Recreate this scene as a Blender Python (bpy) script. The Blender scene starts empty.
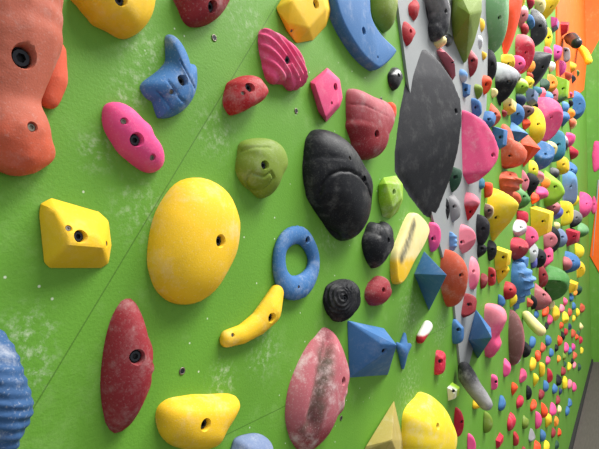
import bpy, bmesh, math, random, zlib
import numpy as np
from mathutils import Vector, Matrix
from mathutils.bvhtree import BVHTree

random.seed(7)
S = bpy.context.scene
COL = S.collection
W, Hh, F = 599.0, 449.0, 460.0
CX, CY = W / 2, Hh / 2
CAM_H, CAM_D = 1.75, 0.392            # eye height, distance of the eye from the climbing wall
YAW = math.atan2(322.5, F)            # angle between the view and the wall
PITCH = math.atan2(15.5, F)

# the climbing wall stands in the plane Y = 0 and runs along +X; people stand on its -Y side
CAM = np.array([0.0, -CAM_D, CAM_H])
_f0 = np.array([math.cos(YAW), math.sin(YAW), 0.0])
RGT = np.array([math.sin(YAW), -math.cos(YAW), 0.0])
FWD = _f0 * math.cos(PITCH) + np.array([0, 0, math.sin(PITCH)])
UPV = np.cross(RGT, FWD)


def ray(px, py):
    return FWD + RGT * ((px - CX) / F) + UPV * ((CY - py) / F)


def proj(P):
    P = np.atleast_2d(P) - CAM
    z = P @ FWD
    return np.stack([CX + F * (P @ RGT) / z, CY - F * (P @ UPV) / z], 1)


class Plane:
    def __init__(s, o, u, n):
        s.o, s.u, s.n = np.array(o, float), np.array(u, float), np.array(n, float)
        s.v = np.array([0, 0, 1.0])

    def at(s, px, py, c=0.0):
        d = ray(px, py)
        t = ((s.o - CAM) @ s.n + c) / (d @ s.n)
        q = CAM + d * t - s.o
        return np.array([q @ s.u, q @ s.v])

    def w(s, uvw):
        uvw = np.atleast_2d(uvw)
        return s.o + uvw[:, :1] * s.u + uvw[:, 1:2] * s.v + uvw[:, 2:3] * s.n


MAIN = Plane((0, 0, 0), (1, 0, 0), (0, -1, 0))
_c = MAIN.at(591.5, 352)
XC = float(_c[0])                      # far corner of the wall
_eu = np.array([RGT[0], RGT[1], 0.0])
ENDW = Plane((XC, 0, 0), _eu, (-_f0[0], -_f0[1], 0.0))


# ---------------------------------------------------------------- materials
def srgb(r, g, b):
    def f(c):
        c /= 255.0
        return c / 12.92 if c <= 0.04045 else ((c + 0.055) / 1.055) ** 2.4
    return (f(r), f(g), f(b), 1.0)


class NT:
    def __init__(s, name):
        s.m = bpy.data.materials.new(name)
        s.m.use_nodes = True
        s.t = s.m.node_tree
        s.b = s.t.nodes['Principled BSDF']
        s.tc = s.t.nodes.new('ShaderNodeTexCoord')

    def n(s, typ, **kw):
        x = s.t.nodes.new(typ)
        for k, v in kw.items():
            setattr(x, k, v)
        return x

    def l(s, a, b):
        s.t.links.new(a, b)

    def put(s, sock, v):
        if hasattr(v, 'is_linked') or hasattr(v, 'links'):
            s.l(v, sock)
        else:
            sock.default_value = v

    def math(s, op, a, b=0.0, clamp=False):
        x = s.n('ShaderNodeMath', operation=op, use_clamp=clamp)
        s.put(x.inputs[0], a)
        s.put(x.inputs[1], b)
        return x.outputs[0]

    def noise(s, vec, scale, detail=5, rough=0.6):
        x = s.n('ShaderNodeTexNoise')
        s.l(vec, x.inputs['Vector'])
        x.inputs['Scale'].default_value = scale
        x.inputs['Detail'].default_value = detail
        x.inputs['Roughness'].default_value = rough
        return x.outputs['Fac']

    def step(s, v, a, b):
        x = s.n('ShaderNodeMapRange', interpolation_type='SMOOTHSTEP')
        s.put(x.inputs['Value'], v)
        x.inputs['From Min'].default_value = a
        x.inputs['From Max'].default_value = b
        return x.outputs['Result']

    def mix(s, fac, a, b):
        x = s.n('ShaderNodeMix', data_type='RGBA')
        s.put(x.inputs[0], fac)
        s.put(x.inputs[6], a)
        s.put(x.inputs[7], b)
        return x.outputs[2]


PAL = {
    'yellow': (236, 190, 34), 'lemon': (238, 208, 40), 'cream': (236, 218, 150), 'ochre': (176, 158, 84),
    'red': (172, 34, 42), 'maroon': (140, 38, 46), 'crimson': (190, 30, 58), 'dusty': (178, 96, 104),
    'pink': (226, 78, 126), 'hot': (230, 78, 138), 'rose': (232, 128, 146), 'magenta': (206, 62, 140),
    'salmon': (206, 88, 58), 'clay': (180, 96, 75), 'orange': (236, 72, 24), 'rust': (190, 78, 50), 'amber': (240, 140, 40),
    'blue': (60, 110, 164), 'steel': (52, 88, 132), 'sky': (96, 144, 196), 'navy': (36, 50, 92), 'teal': (50, 116, 142),
    'slate': (110, 126, 160), 'violet': (92, 92, 170), 'black': (27, 28, 32), 'coal': (40, 40, 45),
    'grey': (140, 138, 140), 'pale': (200, 202, 206), 'olive': (116, 138, 44), 'lime': (142, 182, 44),
    'green': (70, 130, 60), 'sage': (112, 160, 108), 'brown': (112, 74, 70), 'bottle': (40, 76, 56),
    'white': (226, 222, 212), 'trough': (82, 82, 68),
}
MATS = {}


def hold_mat(col, chalk=0.25, dirt=0.2, rough=0.72, two=None, stain=None):
    """two = (colour, axis index, low, high) : a second colour, or a painted highlight on top, in metres of its own frame"""
    key = (col, chalk, dirt, rough, two, stain)
    if key in MATS:
        return MATS[key]
    m = NT('resin_' + col)
    base = srgb(*PAL[col])
    inf = m.n('ShaderNodeObjectInfo')
    add = m.n('ShaderNodeVectorMath', operation='ADD')
    m.l(m.tc.outputs['Object'], add.inputs[0])
    sc = m.math('MULTIPLY', inf.outputs['Random'], 7.0)
    m.l(sc, add.inputs[1])
    v = add.outputs[0]
    c = base
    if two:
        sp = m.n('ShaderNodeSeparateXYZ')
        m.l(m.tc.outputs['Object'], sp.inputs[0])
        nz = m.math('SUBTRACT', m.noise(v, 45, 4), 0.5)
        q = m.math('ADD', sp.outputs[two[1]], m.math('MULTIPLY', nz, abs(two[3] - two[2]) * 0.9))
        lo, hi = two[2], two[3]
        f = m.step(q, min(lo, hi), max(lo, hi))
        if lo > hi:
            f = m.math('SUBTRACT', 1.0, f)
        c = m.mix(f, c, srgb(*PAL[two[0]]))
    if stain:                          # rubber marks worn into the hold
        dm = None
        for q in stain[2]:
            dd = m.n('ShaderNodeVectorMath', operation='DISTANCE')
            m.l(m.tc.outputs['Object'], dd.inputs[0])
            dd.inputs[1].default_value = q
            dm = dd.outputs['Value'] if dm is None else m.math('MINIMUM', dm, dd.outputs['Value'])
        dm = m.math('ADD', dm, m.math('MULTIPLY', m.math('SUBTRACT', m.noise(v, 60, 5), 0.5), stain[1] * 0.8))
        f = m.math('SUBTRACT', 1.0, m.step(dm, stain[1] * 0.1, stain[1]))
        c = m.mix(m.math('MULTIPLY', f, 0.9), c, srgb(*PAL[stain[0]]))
    d = tuple(x * 0.55 for x in base[:3]) + (1,)
    f1 = m.math('MULTIPLY', m.step(m.noise(v, 22, 6), 0.5, 0.75), dirt * 2)
    c = m.mix(f1, c, d)
    ch = tuple(0.42 * x + 0.58 * y for x, y in zip(base[:3], (0.8, 0.78, 0.74))) + (1,)
    n2 = m.noise(v, 30, 8, 0.72)
    f2 = m.math('MULTIPLY', m.step(n2, 0.48, 0.76), chalk * 1.15, True)
    c = m.mix(f2, c, ch)
    n3 = m.noise(v, 420, 2)
    f3 = m.math('MULTIPLY', m.step(n3, 0.55, 0.75), chalk * 0.5, True)
    c = m.mix(f3, c, ch)
    m.l(c, m.b.inputs['Base Color'])
    m.b.inputs['Roughness'].default_value = rough
    m.b.inputs['Specular IOR Level'].default_value = 0.16 if col in ('black', 'coal') and rough > 0.45 else 0.3
    bp = m.n('ShaderNodeBump')
    bp.inputs['Strength'].default_value = 0.22
    bp.inputs['Distance'].default_value = 0.0012
    m.l(m.noise(v, 700, 3), bp.inputs['Height'])
    m.l(bp.outputs[0], m.b.inputs['Normal'])
    MATS[key] = m.m
    return m.m


def plain(name, rgb, rough=0.6, metal=0.0):
    m = NT(name)
    v = m.tc.outputs['Object']
    b = srgb(*rgb)
    c = m.mix(m.noise(v, 60, 4), tuple(x * 0.8 for x in b[:3]) + (1,), tuple(min(1, x * 1.2) for x in b[:3]) + (1,))
    m.l(c, m.b.inputs['Base Color'])
    m.b.inputs['Roughness'].default_value = rough
    m.b.inputs['Metallic'].default_value = metal
    return m.m


BOLT = plain('bolt_steel', (52, 54, 58), 0.4, 0.8)
WASH = plain('washer_steel', (40, 40, 42), 0.5, 0.7)
SCREW = plain('screw_steel', (120, 112, 100), 0.45, 0.8)


def seam_line(m, x, z, p, q, half):
    """mask of a thin groove between wall points p and q (unbounded line)"""
    dx, dz = q[0] - p[0], q[1] - p[1]
    L = math.hypot(dx, dz)
    a, b = -dz / L, dx / L
    c = a * p[0] + b * p[1]
    e = m.math('ADD', m.math('MULTIPLY', x, a), m.math('MULTIPLY', z, b))
    e = m.math('ABSOLUTE', m.math('SUBTRACT', e, c))
    return m.math('SUBTRACT', 1.0, m.step(e, half * 0.5, half))


def paint_mat(name, rgb, seams=(), dust=(), speck=0.0):
    m = NT(name)
    v = m.tc.outputs['Object']
    b = srgb(*rgb)
    sp = m.n('ShaderNodeSeparateXYZ')
    m.l(v, sp.inputs[0])
    x, z = sp.outputs[0], sp.outputs[2]
    c = m.mix(m.noise(v, 5, 6), tuple(k * 0.78 for k in b[:3]) + (1,), tuple(k * 1.2 for k in b[:3]) + (1,))
    c = m.mix(m.math('MULTIPLY', m.step(m.noise(v, 150, 4), 0.5, 0.8), 0.35), c, tuple(k * 0.72 for k in b[:3]) + (1,))
    c = m.mix(m.math('MULTIPLY', m.step(m.noise(v, 9, 9, 0.75), 0.52, 0.8), 0.30), c, srgb(176, 204, 140))
    for (u0, v0, rad, amt) in dust:
        dd = m.n('ShaderNodeVectorMath', operation='DISTANCE')
        m.l(v, dd.inputs[0])
        dd.inputs[1].default_value = (u0, 0, v0)
        g = m.math('SUBTRACT', 1.0, m.step(dd.outputs['Value'], 0.0, rad))
        g = m.math('MULTIPLY', g, m.step(m.noise(v, 110, 8, 0.7), 0.46, 0.7))
        c = m.mix(m.math('MULTIPLY', g, amt * 0.75), c, srgb(206, 216, 186))
    if speck:
        vo = m.n('ShaderNodeTexVoronoi')
        m.l(v, vo.inputs['Vector'])
        vo.inputs['Scale'].default_value = 80
        s1 = m.math('SUBTRACT', 1.0, m.step(vo.outputs['Distance'], 0.05, 0.13))
        cs = m.n('ShaderNodeSeparateColor')
        m.l(vo.outputs['Color'], cs.inputs[0])
        s2 = m.math('GREATER_THAN', cs.outputs[0], 1 - speck)
        c = m.mix(m.math('MULTIPLY', m.math('MULTIPLY', s1, s2), 0.7), c, srgb(222, 228, 206))
    for (p, q, half) in seams:
        f = seam_line(m, x, z, p, q, half)
        c = m.mix(m.math('MULTIPLY', f, 0.55), c, tuple(k * 0.3 for k in b[:3]) + (1,))
    m.l(c, m.b.inputs['Base Color'])
    m.b.inputs['Roughness'].default_value = 0.62
    m.b.inputs['Specular IOR Level'].default_value = 0.3
    bp = m.n('ShaderNodeBump')
    bp.inputs['Strength'].default_value = 0.35
    bp.inputs['Distance'].default_value = 0.0012
    m.l(m.noise(v, 330, 3), bp.inputs['Height'])
    m.l(bp.outputs[0], m.b.inputs['Normal'])
    return m.m


# ---------------------------------------------------------------- mesh helpers
def link(name, me, mat, parent=None, loc=None):
    o = bpy.data.objects.new(name, me)
    COL.objects.link(o)
    if mat:
        me.materials.clear()
        me.materials.append(mat)
    if parent:
        o.parent = parent
    if loc is not None:
        o.location = loc
    return o


def me_from(bm, name, smooth=True, angle=None):
    me = bpy.data.meshes.new(name)
    bmesh.ops.recalc_face_normals(bm, faces=bm.faces[:])
    bm.to_mesh(me)
    bm.free()
    if smooth:
        for p in me.polygons:
            p.use_smooth = True
        if angle:
            me.set_sharp_from_angle(angle=math.radians(angle))
    return me


def baked(me, mods):
    """apply modifiers by evaluation; mods = list of (type, dict)"""
    o = bpy.data.objects.new('tmp', me)
    COL.objects.link(o)
    for t, kw in mods:
        md = o.modifiers.new(t, t)
        for k, v in kw.items():
            setattr(md, k, v)
    dg = bpy.context.evaluated_depsgraph_get()
    dg.update()
    r = bpy.data.meshes.new_from_object(o.evaluated_get(dg), depsgraph=dg)
    bpy.data.objects.remove(o)
    return r


def box(name, lo, hi, mat):
    bm = bmesh.new()
    bmesh.ops.create_cube(bm, size=1)
    for v in bm.verts:
        v.co = Vector([lo[i] + (v.co[i] + 0.5) * (hi[i] - lo[i]) for i in range(3)])
    return link(name, me_from(bm, name, False), mat)


def slab(name, plane, pts, c0, c1, mat):
    """flat panel: polygon in wall coordinates between heights c0 and c1 off the wall"""
    bm = bmesh.new()
    A = [bm.verts.new(plane.w((u, v, c0))[0]) for u, v in pts]
    B = [bm.verts.new(plane.w((u, v, c1))[0]) for u, v in pts]
    n = len(pts)
    bm.faces.new(A)
    bm.faces.new(B)
    for i in range(n):
        bm.faces.new((A[i], A[(i + 1) % n], B[(i + 1) % n], B[i]))
    return link(name, me_from(bm, name, False), mat)


def smooth_loop(P, M):
    P = np.array(P, float)
    n = len(P)
    out = []
    for i in range(n):
        p0, p1, p2, p3 = P[i - 1], P[i], P[(i + 1) % n], P[(i + 2) % n]
        for t in np.linspace(0, 1, 12, endpoint=False):
            out.append(0.5 * ((2 * p1) + (-p0 + p2) * t + (2 * p0 - 5 * p1 + 4 * p2 - p3) * t * t
                              + (-p0 + 3 * p1 - 3 * p2 + p3) * t ** 3))
    return resample(np.array(out), M)


def resample(out, M):
    cl = np.vstack([out, out[:1]])
    s = np.concatenate([[0], np.cumsum(np.hypot(*np.diff(cl, axis=0).T))])
    t = np.linspace(0, s[-1], M, endpoint=False)
    return np.stack([np.interp(t, s, cl[:, 0]), np.interp(t, s, cl[:, 1])], 1)


def dome_verts(outl, N, apex=(0, 0), a=2.0, b=2.0):
    """rings from the base outline up to the apex; w runs 0..1"""
    M = len(outl)
    A = np.array(apex, float)
    V = []
    for i in range(N, 0, -1):
        r = math.sin(math.pi / 2 * i / N)
        w = max(0.0, 1 - r ** a) ** (1 / b)
        q = A * (1 - r) + outl * r if False else A + (outl - A) * r
        V.append(np.column_stack([q, np.full(M, w)]))
    V = np.vstack(V + [np.array([[A[0], A[1], 1.0]])])
    Fc = []
    for i in range(N - 1):
        for j in range(M):
            k = (j + 1) % M
            Fc.append((i * M + j, i * M + k, (i + 1) * M + k, (i + 1) * M + j))
    for j in range(M):
        Fc.append(((N - 1) * M + j, (N - 1) * M + (j + 1) % M, N * M))
    Fc.append(tuple(range(M - 1, -1, -1)))
    return V, Fc


def bbox_px(plane, uvw):
    p = proj(plane.w(uvw))
    return p[:, 0].min(), p[:, 1].min(), p[:, 0].max(), p[:, 1].max()


def fit(plane, V, target, p=None, k=None, free='u', pmin=0.25, pmax=1.0):
    """find position and size (metres) of unit verts so that the built hold covers target pixels.
    free='u': depth p (metres) is fixed, width solved; free='w': width = k*height, depth solved."""
    x0, y0, x1, y1 = target
    cx, cy = (x0 + x1) / 2, (y0 + y1) / 2
    c = plane.at(cx, cy, 0.02)
    P0 = plane.w((c[0], c[1], 0.02))[0]
    z = (P0 - CAM) @ FWD
    sv = (y1 - y0) / 2 * z / F
    su = sv * (k or 0.8)
    w = p if p is not None else sv * 0.8
    for it in range(40):
        Q = V * np.array([su, sv, w]) + np.array([c[0], c[1], 0])
        b = bbox_px(plane, Q)
        sv *= ((y1 - y0) / (b[3] - b[1])) ** 0.8
        rw = (x1 - x0) / (b[2] - b[0])
        if free == 'u':
            su *= rw ** 0.7
            su = min(max(su, 0.15 * sv), 5 * sv)
        else:
            su = sv * k
            w *= rw ** 0.7
            lo, hi = pmin * sv, pmax * sv
            if w < lo or w > hi:
                k *= rw ** 0.5
                k = min(max(k, 0.3), 2.0)
            w = min(max(w, lo), hi)
        d = plane.at(cx, cy, w * 0.4) - plane.at((b[0] + b[2]) / 2, (b[1] + b[3]) / 2, w * 0.4)
        c = c + d * 0.7
    return c, su, sv, w


def cutter(loc, ax, r, depth):
    prof = [(0.0, -depth), (r * 0.92, -depth), (r, -r * 0.45), (r * 1.12, -r * 0.12), (r * 1.5, r * 0.35), (r * 1.6, r * 3), (0.0, r * 3)]
    bm = bmesh.new()
    n = 20
    rot = Vector((0, 0, 1)).rotation_difference(Vector(ax)).to_matrix()
    rings = []
    for (rr, h) in prof:
        if rr == 0:
            rings.append([bm.verts.new(Vector(loc) + rot @ Vector((0, 0, h)))])
        else:
            rings.append([bm.verts.new(Vector(loc) + rot @ Vector((rr * math.cos(2 * math.pi * j / n), rr * math.sin(2 * math.pi * j / n), h))) for j in range(n)])
    for a, b in zip(rings, rings[1:]):
        for j in range(n):
            k = (j + 1) % n
            if len(a) == 1:
                bm.faces.new((a[0], b[k], b[j]))
            elif len(b) == 1:
                bm.faces.new((a[j], a[k], b[0]))
            else:
                bm.faces.new((a[j], a[k], b[k], b[j]))
    return me_from(bm, 'cut', False)


def bolt_mesh(loc, ax, r, h):
    """socket-head bolt: outer wall, annular top, hexagonal socket"""
    bm = bmesh.new()
    rot = Vector((0, 0, 1)).rotation_difference(Vector(ax)).to_matrix()
    n = 12

    def ring(fn, z):
        return [bm.verts.new(Vector(loc) + rot @ Vector((*fn(2 * math.pi * j / n), z))) for j in range(n)]

    def circ(q):
        return lambda t: (q * math.cos(t), q * math.sin(t))

    def hexa(q):
        def g(t):
            k = q / math.cos((t % (math.pi / 3)) - math.pi / 6) * math.cos(math.pi / 6)
            return (k * math.cos(t), k * math.sin(t))
        return g
    R = [ring(circ(r), 0), ring(circ(r), h * 0.9), ring(circ(r * 0.92), h), ring(hexa(r * 0.55), h), ring(hexa(r * 0.55), h * 0.35)]
    for a, b in zip(R, R[1:]):
        for j in range(n):
            bm.faces.new((a[j], a[(j + 1) % n], b[(j + 1) % n], b[j]))
    bm.faces.new(R[0][::-1])
    bm.faces.new(R[-1])
    return me_from(bm, 'bolt', False)


COUNT = [0]


def finish(me, plane, origin, name, cat, label, mat, holes=(), grooves=(), ribs=None, group=None, angle=None, rings=None):
    """me: mesh in world coordinates. holes: (px,py,r_mm,kind)"""
    if grooves or ribs or rings:
        bv = BVHTree.FromPolygons([v.co[:] for v in me.vertices], [p.vertices[:] for p in me.polygons])
        co = np.array([v.co[:] for v in me.vertices])
        no = np.array([v.normal[:] for v in me.vertices])
        dsp = np.zeros(len(co))
        up = (co - plane.o) @ plane.n
        fade = np.clip(up / max(1e-6, up.max() * 0.25), 0, 1)
        for (poly, wd, dp) in grooves:
            pts = []
            for (a, b) in zip(poly, poly[1:]):
                for t in np.linspace(0, 1, 14):
                    px, py = a[0] + (b[0] - a[0]) * t, a[1] + (b[1] - a[1]) * t
                    h = bv.ray_cast(Vector(CAM), Vector(ray(px, py)).normalized())
                    if h[0]:
                        pts.append(h[0][:])
            if pts:
                pts = np.array(pts)
                d = np.min(np.linalg.norm(co[:, None, :] - pts[None], axis=2), axis=1)
                dsp -= dp * np.exp(-(d / wd) ** 2)
        if ribs:
            ang, wl, amp = ribs
            s = ((co - plane.o) @ plane.u) * math.cos(ang) + co[:, 2] * math.sin(ang)
            dsp += amp * np.sin(2 * math.pi * s / wl) * fade
        if rings:
            (px, py), wl, amp = rings
            h = bv.ray_cast(Vector(CAM), Vector(ray(px, py)).normalized())
            c0 = np.array(h[0][:])
            s = np.linalg.norm(co - c0, axis=1)
            dsp += amp * np.sin(2 * math.pi * s / wl) * fade
        co = co + no * dsp[:, None]
        for i, v in enumerate(me.vertices):
            v.co = co[i]
        me.update()
    parts = []
    if holes:
        bv = BVHTree.FromPolygons([v.co[:] for v in me.vertices], [p.vertices[:] for p in me.polygons])
        for (px, py, r, kind) in holes:
            r = r / 1000.0 * (1.25 if kind == 'b' and r < 5.2 else 1.0)
            h = bv.ray_cast(Vector(CAM), Vector(ray(px, py)).normalized())
            if not h[0]:
                print('HOLE MISS', label, px, py)
                continue
            nn = Vector(plane.n)
            ax = (h[1] * (1 if h[1].dot(Vector(CAM) - h[0]) > 0 else -1) * 0.55 + nn * 0.45).normalized()
            up = (h[0] - Vector(plane.o)).dot(nn)
            dep = min(max(up * 0.55, r * 0.7), r * 3.2)
            if kind == 's':
                dep = r * 0.9
            cut = cutter(h[0], ax, r, dep)
            co = bpy.data.objects.new('cut', cut)
            COL.objects.link(co)
            try:
                m2 = baked(me, [('BOOLEAN', dict(operation='DIFFERENCE', object=co, solver='EXACT'))])
                if len(m2.polygons) > 10:
                    me = m2
                    parts.append((h[0] - ax * dep * 1.0, ax, r, kind, dep))
            except Exception as e:
                print('BOOL', label, e)
            bpy.data.objects.remove(co)
        for p in me.polygons:
            p.use_smooth = True
        me.set_sharp_from_angle(angle=math.radians(angle or 48))
    org = Vector(plane.w((origin[0], origin[1], 0))[0])
    me.transform(Matrix.Translation(-org))
    o = link(name, me, mat, None, org)
    me.name = name
    o['label'] = label
    o['category'] = cat
    if group:
        o['group'] = group
    for (l, ax, r, kind, dep) in parts:
        bm_ = bolt_mesh(l - org, ax, r * (0.82 if kind == 'b' else 0.85), max(r * 0.4, dep - r * 0.75) if kind == 'b' else r * 0.35)
        if kind == 'b' and group == G_NEAR:
            hw = max(r * 0.3, dep - r * 1.25)
            bw = bmesh.new()
            rot = Vector((0, 0, 1)).rotation_difference(Vector(ax)).to_matrix().to_4x4()
            bmesh.ops.create_cone(bw, cap_ends=True, segments=24, radius1=r * 0.97, radius2=r * 0.97, depth=r * 0.25)
            bw.transform(Matrix.Translation(l - org + Vector(ax) * (hw - r * 0.125)) @ rot)
            link('washer', me_from(bw, 'washer', True, 40), WASH, o)
        link('bolt' if kind == 'b' else 'screw', bm_, BOLT if kind == 'b' else SCREW, o)
    COUNT[0] += 1
    return o


G_NEAR = 'large holds on the near part of the wall'
G_FAR = 'holds crowded on the far part of the wall'
G_FOOT = 'small footholds along the bottom of the wall'


def uv_mesh(plane, Q, Fc):
    bm = bmesh.new()
    vs = [bm.verts.new(p) for p in plane.w(Q)]
    for f in Fc:
        try:
            bm.faces.new([vs[i] for i in f])
        except ValueError:
            pass
    return bm


def two_of(two, lo, hi, plane):
    """second colour given as (colour, 'v'|'u'|'w', from, to) in fractions of the hold's extent"""
    return two


def mk_mat(col, chalk, dirt, rough, two, su, sv, w, stain=None):
    t = None
    if two:
        c2, axis, a, b = two
        s = {'u': su, 'v': sv, 'w': w}[axis]
        i = {'u': 0, 'v': 2, 'w': 1}[axis]
        sg = -1 if axis == 'w' else 1
        t = (c2, i, round(sg * a * s, 4), round(sg * b * s, 4))
    return hold_mat(col, chalk, dirt, rough, t, stain)


# ---- traced rounded hold
def dome(label, col, outl, p, holes=(), apex=(0, 0), a=2.0, b=2.0, chalk=0.25, dirt=0.2, rough=0.72, two=None,
         grooves=(), ribs=None, rings=None, name='climbing_hold', cat='climbing hold', group=G_NEAR, plane=MAIN, dense=None, stain=None, order=5):
    M = dense or (96 if (grooves or ribs or rings) else 56)
    N = 40 if (grooves or ribs or rings) else 16
    T = smooth_loop(outl, M)
    cp = T.mean(0)
    tq = T - cp
    th = np.arctan2(tq[:, 1], tq[:, 0])
    o_ = np.argsort(th)
    rt = lambda q: np.interp(q, th[o_], np.hypot(*tq[o_].T), period=2 * math.pi)
    B0 = np.array([plane.at(x, y, p * 0.4) for x, y in T])
    nb = 48
    ang_ = (np.arange(nb) + 0.5) / nb * 2 * math.pi - math.pi
    fb = np.array([np.cos(q * ang_) for q in range(order + 1)] + [np.sin(q * ang_) for q in range(1, order + 1)]).T
    lg = np.zeros(nb)                  # log of the radial correction
    sh = np.zeros(2)
    for it in range(24):
        c0 = B0.mean(0)
        bq = proj(plane.w(np.column_stack([B0, np.full(M, 0.4 * p)]))) - cp
        f = np.interp(np.arctan2(bq[:, 1], bq[:, 0]), ang_, lg, period=2 * math.pi)
        uv = c0 + (B0 - c0) * np.exp(f)[:, None] + sh
        c = (uv.min(0) + uv.max(0)) / 2
        half = (uv.max(0) - uv.min(0)) / 2
        V, Fc = dome_verts((uv - c) / half, N if it == 23 else 12, apex, a, b)
        Q = V * np.array([*half, p]) + np.array([*c, 0])
        if it == 23:
            break
        P = proj(plane.w(Q))[:-1].reshape(-1, M, 2)
        P = np.concatenate([P + (np.roll(P, -1, 1) - P) * t for t in (0, .2, .4, .6, .8)], 1).reshape(-1, 2)
        sh += 0.6 * (plane.at(*((T.max(0) + T.min(0)) / 2), p * 0.4) - plane.at(*((P.max(0) + P.min(0)) / 2), p * 0.4))
        P = P - cp
        ta, ra = np.arctan2(P[:, 1], P[:, 0]), np.hypot(*P.T)
        env = np.zeros(nb)
        np.maximum.at(env, ((ta + math.pi) / (2 * math.pi) * nb).astype(int) % nb, ra)
        for q in np.where(env == 0)[0]:
            env[q] = max(env[q - 1], env[(q + 1) % nb])
        lr = np.log(np.clip(rt(ang_) / np.maximum(env, 1e-3), 0.6, 1.6))
        co_ = np.linalg.lstsq(fb, lr, rcond=None)[0]
        lg = np.clip(lg + 0.5 * (fb @ co_), -0.22, 0.16)
    su, sv, w = half[0], half[1], p
    me = me_from(uv_mesh(plane, Q, Fc), name)
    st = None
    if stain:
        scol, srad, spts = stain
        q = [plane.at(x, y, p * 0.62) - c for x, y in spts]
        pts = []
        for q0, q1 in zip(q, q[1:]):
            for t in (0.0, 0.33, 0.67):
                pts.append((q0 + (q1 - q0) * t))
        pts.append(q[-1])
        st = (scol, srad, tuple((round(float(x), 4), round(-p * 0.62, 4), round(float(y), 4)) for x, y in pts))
    return finish(me, plane, c, name, cat, label, mk_mat(col, chalk, dirt, rough, two, su, sv, w, st), holes, grooves, ribs, group, rings=rings)


# ---- traced faceted hold: base pixels and raised pixels (px, py, metres off the wall)
def facet(label, col, pts, holes=(), bevel=0.004, chalk=0.2, dirt=0.15, rough=0.7, two=None, name='climbing_hold',
          cat='climbing hold', group=G_NEAR, plane=MAIN, grooves=(), soft=0):
    Q = np.array([[*plane.at(x, y, c), c] for x, y, c in pts])
    if soft:
        Q = np.vstack([Q, Q[Q[:, 2] > 0.001] * np.array([1, 1, 0])])
    bm = bmesh.new()
    for p in plane.w(Q):
        bm.verts.new(p)
    r = bmesh.ops.convex_hull(bm, input=bm.verts[:])
    bmesh.ops.delete(bm, geom=[g for g in set(r['geom_interior'] + r['geom_unused']) if isinstance(g, bmesh.types.BMVert)], context='VERTS')
    bmesh.ops.dissolve_limit(bm, angle_limit=math.radians(4), verts=bm.verts[:], edges=bm.edges[:])
    if bevel:
        bmesh.ops.bevel(bm, geom=bm.edges[:], offset=bevel, segments=2, affect='EDGES', profile=0.6, clamp_overlap=True)
    me = me_from(bm, name, True, 30)
    if soft:
        me = baked(me, [('REMESH', dict(mode='VOXEL', voxel_size=soft)), ('SMOOTH', dict(factor=0.5, iterations=22))])
        for q in me.polygons:
            q.use_smooth = True
    c = (Q[:, :2].max(0) + Q[:, :2].min(0)) / 2
    h = (Q[:, :2].max(0) - Q[:, :2].min(0)) / 2
    return finish(me, plane, c, name, cat, label, mk_mat(col, chalk, dirt, rough, two, h[0], h[1], Q[:, 2].max()), holes, grooves, None, group, angle=60 if soft else 30)


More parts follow.
